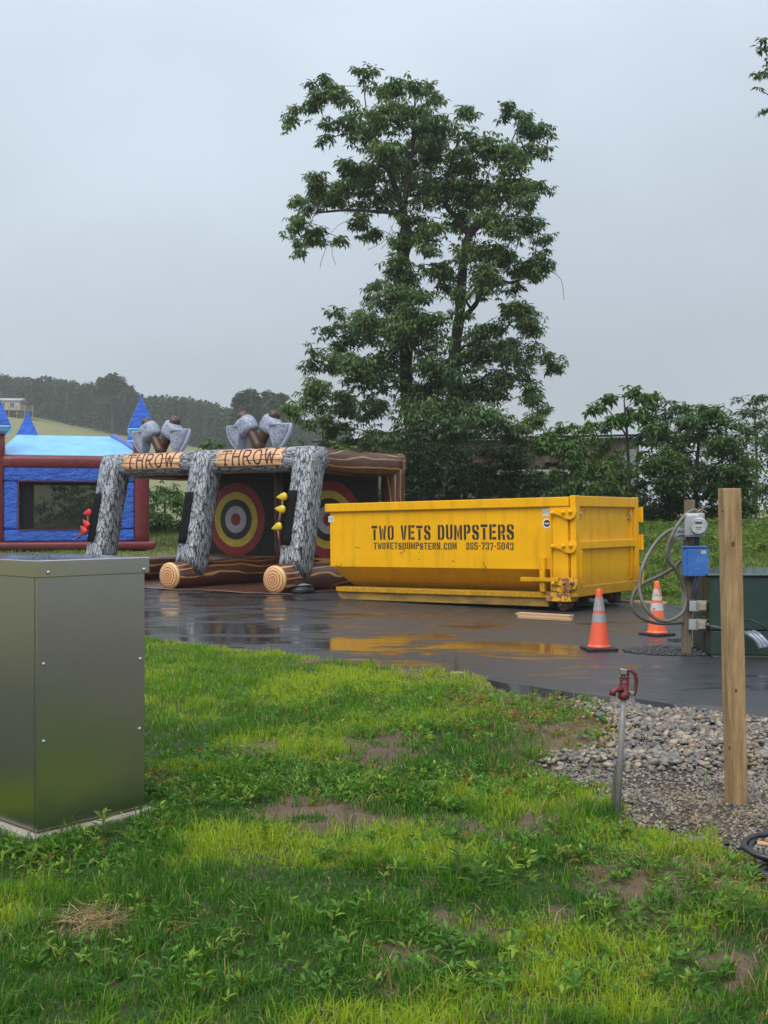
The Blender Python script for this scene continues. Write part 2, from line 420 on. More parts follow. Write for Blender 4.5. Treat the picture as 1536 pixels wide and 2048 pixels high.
# ------------------------------------------------------------------ yellow roll-off dumpster
def yellow_mat():
    m, nt, N, L, b = nodes('yellow_paint')
    n1 = noise(nt, 1.1, 5, 0.6); n2 = noise(nt, 5, 6, 0.7, stretch=(1, 1, 0.12)); n3 = noise(nt, 26, 4, 0.7)
    c = mixc(nt, ramp(nt, n1, 0.35, 0.7), (0.86, 0.43, 0.003), (0.78, 0.385, 0.003))
    c = mixc(nt, ramp(nt, n2, 0.50, 0.74, 0, 0.5), c, (0.40, 0.20, 0.015))
    c = mixc(nt, ramp(nt, noise(nt, 7, 7, 0.75, stretch=(1, 1, 0.06)), 0.64, 0.74, 0, 0.55), c, (0.20, 0.085, 0.02))
    geo = N.new('ShaderNodeTexCoord'); sep = N.new('ShaderNodeSeparateXYZ'); L.new(geo.outputs['Object'], sep.inputs[0])
    low = ramp(nt, sep.outputs['Z'], 0.72, 0.40)                     # road dirt on the lower hull
    mud = math_(nt, 'MULTIPLY', low, ramp(nt, n3, 0.3, 0.7, 0.25, 0.9))
    c = mixc(nt, math_(nt, 'MULTIPLY', mud, 0.95), c, (0.17, 0.10, 0.028))
    chip = ramp(nt, noise(nt, 9, 8, 0.75), 0.685, 0.71)
    c = mixc(nt, chip, c, (0.10, 0.045, 0.02))
    L.new(c, b.inputs['Base Color']); L.new(ramp(nt, n3, 0.3, 0.7, 0.28, 0.45), b.inputs['Roughness'])
    b.inputs['Specular IOR Level'].default_value = 0.22
    bump(nt, b, noise(nt, 1.9, 3), 0.55, 0.035)
    return m
YEL = yellow_mat()
MUDY = pm('muddy_yellow', (.40, .225, .03), (.16, .10, .035), 3, .5, stretch=(.6, 1, 2))
RUST = pm('rusty_steel', (0.13, 0.065, 0.035), (0.05, 0.03, 0.022), 18, 0.7, 0.2, 0.5)
def rusty_yellow():
    m, nt, N, L, b = nodes('rusty_yellow')
    n = noise(nt, 9, 6, 0.7)
    L.new(mixc(nt, ramp(nt, n, 0.47, 0.53), (0.74, 0.38, 0.008), (0.22, 0.10, 0.045)), b.inputs['Base Color'])
    b.inputs['Roughness'].default_value = 0.5; return m
RYEL = rusty_yellow()
DARK = pm('black_rubber', (0.012, 0.012, 0.012), (0.02, 0.02, 0.02), 12, 0.55)
STENCIL = pm('black_stencil_paint', (0.012, 0.010, 0.008), (0.03, 0.022, 0.012), 30, 0.5)
WHITE = pm('white_print', (0.75, 0.76, 0.76), (0.6, 0.62, 0.62), 20, 0.4)
GREYP = pm('grey_print', (0.28, 0.29, 0.30), None, 20, 0.5)
INK = pm('dark_ink', (0.02, 0.025, 0.035), None, 20, 0.35)

GL = {}
def mir(P): return [(1 - x, y) for x, y in reversed(P)]
def R_(x0, x1, y0, y1): return [(x0, y0), (x1, y0), (x1, y1), (x0, y1)]
_oL = [(.46, 1), (.22, 1), (0, .84), (0, .16), (.22, 0), (.46, 0), (.46, .13), (.39, .13), (.35, .2), (.35, .8), (.39, .87), (.46, .87)]
_st = R_(0, .35, 0, 1)
_bowl = [(.43, 1), (.8, 1), (1, .87), (1, .55), (.8, .42), (.43, .42), (.43, .56), (.6, .56), (.65, .6), (.65, .82), (.6, .86), (.43, .86)]
_s_top = [(.54, 1), (.8, 1), (1, .86), (1, .66), (.66, .66), (.66, .82), (.63, .86), (.54, .86)]
_s_mid = [(.46, 1), (.2, 1), (0, .86), (0, .6), (.1, .5), (.66, .3), (.66, .17), (.63, .14), (.54, .14), (.54, 0), (.8, 0), (1, .14), (1, .42), (.9, .52), (.34, .7), (.34, .82), (.37, .86), (.46, .86)]
_s_bot = [(.46, 0), (.2, 0), (0, .14), (0, .34), (.34, .34), (.34, .18), (.37, .14), (.46, .14)]
GL['T'] = [R_(0, 1, .82, 1), R_(.32, .68, 0, .76)]
GL['W'] = [[(0, 1), (.25, 1), (.36, 0), (.16, 0)], [(.40, 0), (.43, 0), (.48, .62), (.48, .8), (.405, .8), (.36, .35)]]
GL['W'] += [mir(p) for p in GL['W']]
GL['O'] = [_oL, mir(_oL)]; GL['0'] = GL['O']
GL['V'] = [[(0, 1), (.34, 1), (.47, .3), (.47, 0), (.28, 0)]]; GL['V'] += [mir(GL['V'][0])]
GL['E'] = [_st, R_(.43, 1, .83, 1), R_(.43, .9, .42, .58), R_(.43, 1, 0, .17)]
GL['S'] = [_s_top, _s_mid, _s_bot]
GL['D'] = [_st, [(.43, 1), (.78, 1), (1, .84), (1, .16), (.78, 0), (.43, 0), (.43, .14), (.6, .14), (.65, .2), (.65, .8), (.6, .86), (.43, .86)]]
_u = [(0, 1), (.35, 1), (.35, .2), (.39, .13), (.46, .13), (.46, 0), (.22, 0), (0, .16)]
GL['U'] = [_u, mir(_u)]
GL['M'] = [R_(0, .27, 0, 1), R_(.73, 1, 0, 1), [(.31, 1), (.31, .62), (.46, .08), (.54, .08), (.69, .62), (.69, 1), (.5, .42)]]
GL['P'] = [_st, _bowl]
GL['R'] = [_st, _bowl, [(.5, .37), (.8, .37), (.98, .28), (1, 0), (.66, 0), (.65, .26), (.5, .3)]]
GL['C'] = [_oL, _s_top, [(.54, 0), (.8, 0), (1, .14), (1, .34), (.66, .34), (.66, .18), (.63, .14), (.54, .14)]]
GL['.'] = [R_(.25, .7, 0, .18)]; GL['-'] = [R_(.1, .9, .42, .58)]
_hb = [(.46, .53), (.3, .53), (.02, .66), (.02, .86), (.2, 1), (.46, 1), (.46, .87), (.38, .85), (.36, .8), (.36, .7), (.4, .66), (.46, .65)]
_hl = [(x, .98 - y * .98) for x, y in reversed(_hb)]
GL['8'] = [_hb, _hl, mir(_hb), mir(_hl)]
GL['6'] = [_oL, _s_top, [(.54, .58), (.8, .58), (1, .46), (1, .14), (.8, 0), (.54, 0), (.54, .13), (.63, .14), (.66, .18), (.66, .42), (.62, .46), (.54, .46)]]
GL['5'] = [R_(0, .35, .5, 1), R_(.43, 1, .83, 1), [(.43, .64), (.8, .64), (1, .5), (1, .14), (.8, 0), (.54, 0), (.54, .13), (.63, .14), (.66, .18), (.66, .44), (.62, .5), (.43, .5)], _s_bot]
GL['7'] = [R_(0, 1, .83, 1), [(.62, .77), (.98, .77), (.55, 0), (.2, 0)]]
GL['3'] = [[(.54, 1), (.8, 1), (1, .86), (1, .62), (.85, .53), (.54, .53), (.54, .64), (.66, .66), (.66, .82), (.63, .86), (.54, .86)], [(.54, 0), (.8, 0), (1, .14), (1, .4), (.85, .49), (.54, .49), (.54, .38), (.66, .36), (.66, .18), (.63, .14), (.54, .14)], _s_bot, [(x, 1 - y) for x, y in reversed(_s_bot)]]
GL['4'] = [R_(.58, .9, 0, 1), [(0, .2), (.52, .2), (.52, .36), (.3, .36), (.52, .72), (.52, 1), (.4, 1), (0, .38)]]

def dumpster():
    C = Vector((3.08, 17.95, 0)); u = Vector((-.8022, .5971, 0)); L, W = 5.1, 2.44
    def dx(x):
        k = (x - 768) / F; return (C.x - k * C.y) / (k * u.y - u.x)
    tilt = 0.0157
    e = empty('dumpster', C, label='long yellow steel roll-off dumpster with black stencilled lettering', cat='dumpster')
    e.rotation_mode = 'QUATERNION'
    e.rotation_quaternion = Matrix.Rotation(math.atan2(u.y, u.x), 3, 'Z').to_quaternion() @ Matrix.Rotation(tilt, 3, 'Y').to_quaternion()
    # hull
    def hull(m):
        def ring(z, y, x1, x0=0.04): return [(x0, -y, z), (x1, -y, z), (x1, -W + y, z), (x0, -W + y, z)]
        rs = [ring(.31, .42, L - .28), ring(.70, 0, L), ring(1.80, 0, L), ring(1.80, .08, L - .08, .12), ring(.72, .08, L - .1, .12), ring(.36, .46, L - .4, .12)]
        m.rings([[Vector(p) for p in r] for r in rs])
    one('hull', YEL, e, hull)
    one('top_rail', YEL, e, lambda m: (m.box(.02, L + .08, -.13, .06, 1.735, 1.89), m.box(.02, L + .08, -W - .06, -W + .13, 1.735, 1.89), m.box(L - .1, L + .078, -W + .13, -.13, 1.737, 1.888)), bevel=.012)
    sr = one('skid_rail', YEL, e, lambda m: (m.box(.46, L - .14, -.30, .02, .225, .312), m.box(.46, L - .14, -W - .02, -W + .30, .225, .312)), bevel=.01)
    def skid(m):
        for y0, y1 in ((-.2, -.03), (-W + .03, -W + .2)):
            poly = [(.46, .08), (L - .26, .08), (L - .17, .14), (L - .14, .224), (.46, .224)]
            m.rings([[Vector((x, y0, z)) for x, z in poly], [Vector((x, y1, z)) for x, z in poly]])
    one('skid_beam', MUDY, e, skid)
    one('under_frame', RUST, e, lambda m: ([m.box(.1, L - .5, -y - .08, -y, .12, .309) for y in (.75, 1.65)], [m.box(x, x + .08, -W + .3, -.3, .16, .30) for x in np.linspace(.3, L - .8, 9)]))
    # corner post plates near the door, with a lip
    one('corner_plate', YEL, e, lambda m: (m.box(.05, .37, -.1, .035, .33, 1.733), m.box(.335, .37, .035, .06, .34, 1.72), m.box(.05, .36, .035, .05, 1.66, 1.70)), bevel=.006)
    one('far_corner_plate', YEL, e, lambda m: m.box(.05, .37, -W - .035, -W + .1, .33, 1.733), bevel=.006)
    one('corner_shoe', RYEL, e, lambda m: (m.box(.02, .47, -.26, .045, .17, .33), m.box(.02, .36, -.2, .062, .33, .56)), bevel=.012)
    # door end
    d = one('door_panel', YEL, e, lambda m: m.box(-.02, .035, -W + .05, -.05, .38, 1.8))
    fr = one('door_frame', YEL, e, lambda m: (m.box(-.09, .012, -.13, .03, .25, 1.91), m.box(-.09, .012, -W - .03, -W + .11, .25, 1.91), m.box(-.088, .01, -W + .11, -.13, 1.73, 1.905), m.box(-.088, .01, -W + .11, -.13, 1.03, 1.16), m.box(-.088, .01, -W + .11, -.13, .25, .42)), bevel=.01)
    one('frame_rib', YEL, e, lambda m: m.box(-.115, -.0905, -.17, -.10, .45, 1.02), bevel=.004)
    one('frame_rib', YEL, e, lambda m: m.box(-.06, -.021, -W + .18, -W + .24, .45, 1.70), bevel=.004)
    for z in (1.60, 1.10, .5):
        one('hinge', YEL, e, lambda m: (m.box(-.10, .06, -W - .10, -W - .034, z - .13, z + .13), m.tube([(-.12, -W - .09, z - .14), (-.12, -W - .09, z + .14)], .028, 10)), bevel=.006)
    # latches: curved plates with bolts, reaching across the corner
    prof = [(.34, .045), (.24, .05), (.14, .07), (.10, .105), (-.06, .105), (-.13, .07), (-.135, .02), (-.09, -.07), (-.02, -.10), (.07, -.085), (.17, -.03), (.26, -.005), (.34, -.01)]
    for z, mt in ((1.615, YEL), (1.065, YEL), (.46, RYEL)):
        la = one('latch', mt, e, lambda m: m.rings([[Vector((x, .062, z + q)) for x, q in prof], [Vector((x, .088, z + q)) for x, q in prof]]), bevel=.005)
        for x, q in ((.30, .015), (.10, .02), (-.03, .03)):
            one('bolt', mt, la, lambda m: m.lathe([(.036, 0), (.036, .02), (.02, .035), (.02, .055), (.008, .06)], 10, Matrix.Translation((x, .088, z + q)) @ Matrix.Rotation(-PI / 2, 4, 'X')), smooth=False)
    one('lock_post', YEL, e, lambda m: (m.box(.47, .56, .0, .08, .33, .70), m.tube([(.51, .04, .70), (.51, .04, .90)], .05, 10)), bevel=.006)
    one('lock_handle', YEL, e, lambda m: (m.box(.20, .86, .085, .115, .50, .565), m.box(.66, .9, .08, .12, .495, .57)), bevel=.006)
    for y in (-.14, -W + .45):
        w = one('roller', RUST, e, lambda m: m.lathe([(.06, -.09), (.105, -.085), (.11, 0), (.105, .085), (.06, .09)], 16, Matrix.Translation((.20, y, .125)) @ Matrix.Rotation(PI / 2, 4, 'X')), smooth=False)
        one('roller_bracket', RUST, w, lambda m: (m.box(.12, .28, y - .125, y - .1, .09, .30), m.box(.12, .28, y + .1, y + .125, .09, .30), m.tube([(.20, y - .16, .125), (.20, y + .16, .125)], .03, 8)))
    # hooks inside the door panel corners
    for y in (-.22, -W + .28):
        one('chain_hook', pm('galvanised', (.45, .46, .47), (.3, .3, .3), 30, .35, .8), e, lambda m: m.tube([(-.05, y, 1.66), (-.06, y, 1.58), (-.06, y - .03, 1.53), (-.05, y, 1.51), (-.04, y + .02, 1.56)], .012, 6), smooth=True)
    # lettering on the near side; runs towards the door
    def line(name, text, p0, p1, z0, h, gapf, mono=None):
        adv = {' ': .62, '.': .5, '-': .62, 'M': 1.18, 'W': 1.18}
        x0, x1 = dx(p0), dx(p1)
        tot = sum(adv.get(c, 1.0) + gapf for c in text) - gapf
        s = (x0 - x1) / tot; x = x0; r2 = random.Random(5)
        for c in text:
            w = adv.get(c, 1.0); m = MB()
            jz = r2.uniform(-.006, .006)
            for poly in GL.get(c, []):
                vs_ = [Vector((x - q * w * s, .0025, z0 + jz + v * h)) for q, v in poly]
                b0 = len(m.v); m.v += [tuple(v) for v in vs_]; m.f.append(tuple(range(b0, b0 + len(vs_))))
            x -= (w + gapf) * s
            if m.f: m.build('letter', STENCIL, e, smooth=None)
    line('lettering', 'TWO VETS DUMPSTERS', 745, 1030, 1.195, .262, .26)
    line('lettering', 'TWOVETSDUMPSTERS.COM', 749, 915, 1.022, .125, .24)
    line('lettering', '865-737-5043', 934, 1029, 1.015, .13, .24)
    def sticker(x, z, w, h):
        s_ = box('sticker', WHITE, e, x - w / 2, x + w / 2, .001, .004, z - h / 2, z + h / 2)
        one('print', GREYP, s_, lambda m: ([m.box(x - w * .42, x - w * .05, .004, .006, z + h * (q - .03), z + h * (q + .04)) for q in (-.3, -.12, .06, .24)],
             m.rings([[Vector((x + w * .24 + h * .3 * math.cos(t) * k, .0055, z + h * .3 * math.sin(t) * k)) for t in np.linspace(0, 2 * PI, 14, endpoint=False)] for k in (1.0, .72)], False, False),
             m.box(x + w * .12, x + w * .36, .004, .0065, z - h * .04, z + h * .04)))
    sticker(dx(664) - .0, 1.60, .13, .11); sticker(dx(1097), 1.645, .17, .12)
    x, z = dx(1096.5), 1.46
    disc = lambda r, y: [Vector((x + r * math.cos(t), y, z + r * math.sin(t))) for t in np.linspace(0, 2 * PI, 28, endpoint=False)]
    s_ = one('round_sticker', WHITE, e, lambda m: m.rings([disc(.082, .001), disc(.082, .004)]))
    one('dark_disc', INK, s_, lambda m: m.rings([disc(.058, .004), disc(.058, .0055)]))
    one('emblem', WHITE, s_, lambda m: (m.box(x - .04, x - .008, .0055, .007, z - .008, z + .012), m.box(x + .008, x + .04, .0055, .007, z - .008, z + .012), m.box(x - .02, x + .02, .0055, .007, z - .018, z - .008)))
    # scratches and dents drawn as thin dark strokes
    for (a, b_) in (((672, 1129), (679, 1134)), ((679, 1134), (686, 1127)), ((968, 1123), (970, 1133)), ((970, 1133), (975, 1136)), ((905, 1122), (911, 1123)), ((840, 1104), (841, 1106)), ((838, 1118), (841, 1119)), ((712, 1094), (722, 1096)), ((801, 1108), (812, 1101)), ((815, 1018), (850, 1019)), ((850, 1019), (920, 1018))):
        P = []
        for q in (a, b_):
            xx = dx(q[0]); dep = C.y + u.y * xx
            P.append(Vector((xx, .003, CAMZ - (q[1] - HZ) / F * dep + tilt * xx)))
        d_ = (P[1] - P[0]).normalized(); n_ = Vector((-d_.z, 0, d_.x)) * .005
        sc = MB(); sc.v = [tuple(v) for v in (P[0] + n_, P[1] + n_, P[1] - n_, P[0] - n_)]; sc.f = [(0, 1, 2, 3)]
        sc.build('scratch', STENCIL, e, smooth=None)
dumpster()

# boards under the rollers, on the asphalt
PINE = pm('fresh_pine', (0.52, 0.33, 0.19), (0.42, 0.25, 0.13), 5, .6, stretch=(1, 12, 12), bmp=.2)
def board(c, ln, wd, rz, label):
    e = MB().box(-ln / 2, ln / 2, -wd / 2, wd / 2, 0, .042).build('board', PINE, bevel=.004)
    e.location = (c[0], c[1], .002); e.rotation_euler = (0, 0, rz)
    tag(e, label, 'board', 'boards under the dumpster rollers')
_r = math.atan2(.597, -.802)
board(gp(1089, 1233), .92, .19, _r + .03, 'pale pine board under the rusty roller at the dumpster corner')
board(gp(1090, 1239.5), .88, .09, _r + .06, 'narrow pine board lying flat beside the wider pine board at the dumpster roller')
board((4.62, 19.9), 1.0, .14, _r + .1, 'pine board behind the dumpster towards the grassy bank')

# ------------------------------------------------------------------ inflatable axe throwing game
def bark_mat():
    m, nt, N, L, b = nodes('printed_bark')
    t = N.new('ShaderNodeTexCoord'); mp = N.new('ShaderNodeMapping'); mp.inputs['Scale'].default_value = (1, 1, .22)
    L.new(t.outputs['Object'], mp.inputs[0])
    dn = N.new('ShaderNodeTexNoise'); dn.inputs['Scale'].default_value = 7; dn.inputs['Detail'].default_value = 4; L.new(mp.outputs[0], dn.inputs['Vector'])
    ad = N.new('ShaderNodeVectorMath'); ad.operation = 'MULTIPLY_ADD'; L.new(dn.outputs['Color'], ad.inputs[0]); ad.inputs[1].default_value = (.16, .16, .16); L.new(mp.outputs[0], ad.inputs[2])
    v = N.new('ShaderNodeTexVoronoi'); v.feature = 'DISTANCE_TO_EDGE'; v.inputs['Scale'].default_value = 15; L.new(ad.outputs[0], v.inputs['Vector'])
    v2 = N.new('ShaderNodeTexVoronoi'); v2.feature = 'DISTANCE_TO_EDGE'; v2.inputs['Scale'].default_value = 26; L.new(ad.outputs[0], v2.inputs['Vector'])
    n = noise(nt, 9, 5, .7, vec=mp.outputs[0])
    c = mixc(nt, ramp(nt, n, .3, .7), (.52, .55, .60), (.19, .205, .23))
    c = mixc(nt, ramp(nt, v2.outputs[0], .0, .08, .9, 0), c, (.055, .058, .066))
    c = mixc(nt, ramp(nt, v.outputs[0], .03, .12, 1, 0), c, (.016, .017, .02))
    L.new(c, b.inputs['Base Color']); b.inputs['Roughness'].default_value = .34
    bump(nt, b, noise(nt, 3.2, 3, stretch=(1, 1, 2.0)), .5, .05)
    return m
BARK = bark_mat()
def wood_print(name, axis, base=(.062, .020, .014)):
    """brown vinyl with wavy yellow grain lines running along the given axis"""
    m, nt, N, L, b = nodes(name)
    t = N.new('ShaderNodeTexCoord')
    st = [1, 1, 1]; st[axis] = .25
    n1 = noise(nt, 1.6, 2, .5, vec=t.outputs['Object'], stretch=tuple(st))
    sep = N.new('ShaderNodeSeparateXYZ'); L.new(t.outputs['Object'], sep.inputs[0])
    o = [i for i in range(3) if i != axis]
    s = math_(nt, 'ADD', math_(nt, 'MULTIPLY', sep.outputs[o[0]], 2.2), math_(nt, 'MULTIPLY', sep.outputs[o[1]], 3.4))
    s = math_(nt, 'ADD', s, math_(nt, 'MULTIPLY', n1, 2.4))
    fr = math_(nt, 'FRACT', math_(nt, 'MULTIPLY', s, 1.6)); d = math_(nt, 'ABSOLUTE', math_(nt, 'SUBTRACT', fr, .5))
    fine = noise(nt, 20, 4, .7, stretch=tuple(st))
    fr2 = math_(nt, 'ABSOLUTE', math_(nt, 'SUBTRACT', math_(nt, 'FRACT', math_(nt, 'MULTIPLY', s, 4.7)), .5))
    c = mixc(nt, ramp(nt, fine, .3, .7), base, tuple(x * 2.0 for x in base))
    c = mixc(nt, ramp(nt, fr2, .0, .08, .75, 0), c, tuple(x * .35 for x in base))
    c = mixc(nt, ramp(nt, d, .05, .10, 1, 0), c, (.52, .27, .075))
    L.new(c, b.inputs['Base Color']); b.inputs['Roughness'].default_value = .3
    bump(nt, b, noise(nt, 3.5, 3), .35, .05)
    return m
WOODX, WOODY, WOODZ = (wood_print('printed_wood_%s' % 'xyz'[i], i) for i in range(3))
def ring_mat():
    m, nt, N, L, b = nodes('printed_log_end')
    t = N.new('ShaderNodeTexCoord'); sep = N.new('ShaderNodeSeparateXYZ'); L.new(t.outputs['Object'], sep.inputs[0])
    r = math_(nt, 'SQRT', math_(nt, 'ADD', math_(nt, 'POWER', sep.outputs['X'], 2.0), math_(nt, 'POWER', sep.outputs['Z'], 2.0)))
    r2 = math_(nt, 'ADD', r, math_(nt, 'MULTIPLY', noise(nt, 7, 3), .05))
    d = math_(nt, 'ABSOLUTE', math_(nt, 'SUBTRACT', math_(nt, 'FRACT', math_(nt, 'MULTIPLY', r2, 17)), .5))
    c = mixc(nt, ramp(nt, r, .05, .3), (.62, .30, .14), (.74, .47, .22))
    c = mixc(nt, ramp(nt, d, .10, .28, 1, 0), c, (.27, .10, .035))
    c = mixc(nt, ramp(nt, r, .24, .262, 0, .85), c, (.72, .46, .18))
    L.new(c, b.inputs['Base Color']); b.inputs['Roughness'].default_value = .35
    return m
RINGS = ring_mat()
PEACH = pm('printed_sign_wood', (.72, .42, .24), (.64, .36, .19), 3, .4, stretch=(.3, 4, 4))
BROWNINK = pm('brown_ink', (.085, .03, .02), None, 20, .4)
VELCRO = pm('black_velcro', (.005, .005, .006), (.012, .012, .012), 60, .9, spec=.1)
BACKV = pm('dark_backdrop_vinyl', (.010, .009, .010), (.024, .02, .02), 2.5, .42, spec=.25, bmp=.3, bscale=4, bdist=.03)
def flatc(n, c, r=.45, c2=None): return pm(n, c, c2, 4, r, bmp=.2, bscale=5, bdist=.02)
TRED, TYEL, TBLK, TGRY = flatc('target_red', (.36, .022, .024)), flatc('target_yellow', (.78, .60, .05)), flatc('target_black', (.015, .015, .016)), flatc('target_grey', (.62, .60, .66))
AXEGREY = None
def axe_grey():
    m, nt, N, L, b = nodes('printed_axe_steel')
    n = noise(nt, 16, 8, .8, dist=1.2)
    c = mixc(nt, ramp(nt, n, .45, .60), (.36, .40, .52), (.10, .115, .16))
    L.new(c, b.inputs['Base Color']); b.inputs['Roughness'].default_value = .4; return m
AXEGREY = axe_grey()
AXEEDGE = pm('axe_edge_vinyl', (.40, .44, .57), (.32, .35, .47), 5, .4)
BROWNV = pm('brown_vinyl', (.09, .035, .022), (.05, .02, .014), 8, .4, stretch=(1, 1, .3))

def axe_game():
    O = Vector((-2.23, 22.3, 0)); ax = Vector((-.8463, .5327, 0))       # local x runs along the front, local -y towards the back
    e = empty('inflatable_axe_game', O, math.atan2(ax.y, ax.x), 'inflatable axe throwing game printed as grey bark and brown logs', 'inflatable')
    W = 5.75; legs = (0, W / 2, W); sb = 4.55
    R = .30
    # side logs on the ground, with ringed ends
    for w in legs:
        def lg(m):
            pts = [(w, -.02 - t * sb, R * .96 + .01 * math.sin(9 * t + w)) for t in np.linspace(0, 1, 16)]
            m.tube(pts, [R * (.93 if i == 0 else 1 + .03 * math.sin(i * 1.7 + w)) for i in range(16)], 20)
        lo = one('base_log', WOODY, e, lg, smooth=True)
        en = MB().lathe([(.02, .075), (.15, .068), (.24, .045), (.285, .01), (.29, -.03)], 24, Matrix.Rotation(-PI / 2, 4, 'X')).build('log_end', RINGS, lo, smooth=True)
        en.location = (w, -.02, R * .96)
    # front legs: bark, leaning back, pointed where they straddle the log
    for k, w in enumerate(legs):
        hw = .305; n = 28
        Lq = Matrix.Translation((w, -.62, 0))
        lean = -.60 / 2.75
        rs = []
        for i, z in enumerate(np.linspace(0, 3.04, 14)):
            ring = []
            for j in range(n):
                t = 2 * PI * (j + .5) / n; c, s = math.cos(t), math.sin(t)
                c = math.copysign(abs(c) ** .55, c); s = math.copysign(abs(s) ** .55, s)
                f = 1 + .025 * math.sin(2.3 * z + k) - .12 * (i == 13)
                zb = .16 + 1.25 * abs(s) * hw
                zz = zb + (3.04 - zb) * (i / 13)
                ring.append(Vector((c * hw * f, s * hw * f + lean * zz, zz)))
            rs.append(ring)
        m = MB(); m.rings(rs)
        lo = m.build('leg', BARK, e, smooth=True); lo.location = (w, -.62, 0)
        # hook panel on the front, towards the left
        M = Matrix.Translation((.02, hw + .004, 0))
        def vel(mm):
            xs_ = np.linspace(-.02, .296, 8); zs_ = np.linspace(.98, 2.12, 9)
            sy = lambda x_: hw * (1 - (min(abs(x_) / hw, .999)) ** (2 / .55)) ** (.55 / 2) * 1.03
            A_ = [[Vector((x_, sy(x_) + lean * z_ + .010, z_)) for x_ in xs_] for z_ in zs_]
            mm.rings(A_, False, False, closed=False); return
            for x0, x1 in ((.05, .31),):
                for (z0, z1) in ((.98, 2.12),):
                    mm.add([(x0, hw * 1.03 + lean * z0, z0), (x1, hw * .99 + lean * z0, z0), (x1, hw * .99 + lean * z1, z1), (x0, hw * 1.03 + lean * z1, z1),
                            (x0, hw * 1.03 + lean * z0 + .016, z0), (x1, hw * .99 + lean * z0 + .016, z0), (x1, hw * .99 + lean * z1 + .016, z1), (x0, hw * 1.03 + lean * z1 + .016, z1)],
                           [(3, 2, 1, 0), (4, 5, 6, 7), (0, 1, 5, 4), (1, 2, 6, 5), (2, 3, 7, 6), (3, 0, 4, 7)])
        hp = one('hook_panel', VELCRO, lo, vel, smooth=True); sm_ = hp.modifiers.new('thick', 'SOLIDIFY'); sm_.thickness = .014; sm_.offset = 0
    # front top beam, local z along its length for the bark
    by, bz, br = -1.28, 2.80, .275
    b = MB(); b.tube([(0, 0, z) for z in np.linspace(-.30, W + .30, 26)], [br * (.9 if i in (0, 25) else 1 + .012 * math.sin(i * 1.3)) for i in range(26)], 24, up=(0, 1, 0))
    bo = b.build('top_beam', BARK, e, smooth=True); bo.matrix_local = Matrix.Translation((0, by, bz)) @ Matrix.Rotation(PI / 2, 4, 'Y')
    # signs on the beam
    def on_beam(x, a, r): return Vector((x, by + r * math.cos(a), bz + r * math.sin(a)))
    STR = {'T': ([(0, 1), (1, 1)], [(.5, 1), (.5, 0)], [(.3, 0), (.7, 0)], [(0, 1.02), (0, .86)], [(1, 1.02), (1, .86)]),
           'H': ([(.1, 0), (.1, 1)], [(.9, 0), (.9, 1)], [(.1, .52), (.9, .52)], [(0, 0), (.24, 0)], [(.76, 0), (1, 0)], [(0, 1), (.24, 1)], [(.76, 1), (1, 1)]),
           'R': ([(.1, 0), (.1, 1)], [(.1, 1), (.6, 1), (.85, .9), (.9, .76), (.82, .58), (.55, .5), (.1, .5)], [(.5, .5), (.8, .1), (1.02, 0)], [(0, 0), (.26, 0)]),
           'O': ([(.5 + .46 * math.cos(t), .5 + .5 * math.sin(t)) for t in np.linspace(0, 2 * PI, 19)],),
           'W': ([(0, 1), (.27, 0)], [(.27, 0), (.5, .8)], [(.5, .8), (.73, 0)], [(.73, 0), (1, 1)], [(-.1, 1), (.12, 1)], [(.88, 1), (1.18, 1.12)])}
    for xc, wd in ((4.38, 1.78), (1.48, 1.84)):
        m = MB(); A = np.linspace(-.48, 1.0, 14)
        r1 = br + .012
        xs = np.linspace(-wd / 2, wd / 2, 9)
        gr = [[on_beam(xc + x * (1 + .03 * math.sin(a * 9 + (3 if x > 0 else 1)) * (abs(x) > wd * .49)), a, r1) for a in A] for x in xs]
        m.rings(gr, False, False, closed=False)
        sg = m.build('sign_board', PEACH, e, smooth=True)
        sm = sg.modifiers.new('thick', 'SOLIDIFY'); sm.thickness = .012; sm.offset = 0
        t = MB()
        def stroke(P, wdt):
            Q = []
            for i in range(len(P) - 1):
                k_ = max(2, int(40 * abs(P[i + 1][1] - P[i][1])))
                for j in range(k_): Q.append((P[i][0] + (P[i + 1][0] - P[i][0]) * j / k_, P[i][1] + (P[i + 1][1] - P[i][1]) * j / k_))
            Q.append(P[-1]); n_ = len(Q); L_ = []; Rr = []
            for i, q in enumerate(Q):
                p0, p1 = Q[max(i - 1, 0)], Q[min(i + 1, n_ - 1)]; d = Vector((p1[0] - p0[0], p1[1] - p0[1])); d.normalize(); nn = Vector((-d.y, d.x)) * wdt / 2
                for lst, s_ in ((L_, 1), (Rr, -1)):
                    X, Yv = q[0] + nn.x * s_, q[1] + nn.y * s_
                    lst.append(on_beam(xc - X, .27 + Yv / br, r1 + .012))
            t.rings([L_, Rr], False, False, closed=False)
        x = -.76
        for ch in 'THROW':
            t = MB()
            w_ = .225 if ch != 'W' else .28
            for pl in STR[ch]:
                stroke([(x + a_ * w_, (b_ - .5) * .31) for a_, b_ in pl], .036)
            x += w_ + .075
            t.build('letter', BROWNINK, sg, smooth=None)
        for yy, x0, x1 in ((.07, -.85, -.3), (-.085, -.1, .88), (.02, .3, .86), (-.06, -.87, -.5)):
            t = MB(); stroke([(x0, yy), ((x0 + x1) / 2, yy + .012), (x1, yy - .006)], .012); t.build('plank_crack', BROWNINK, sg, smooth=None)
    # roof side rails, rear posts and rear beam, base across the back
    for w in (0, W):
        one('side_rail', WOODY, e, lambda m: m.tube([(w, -1.35 - t * 3.25, 2.80 - .04 * math.sin(PI * t)) for t in np.linspace(0, 1, 14)], .27, 18, sq=3.0), smooth=True)
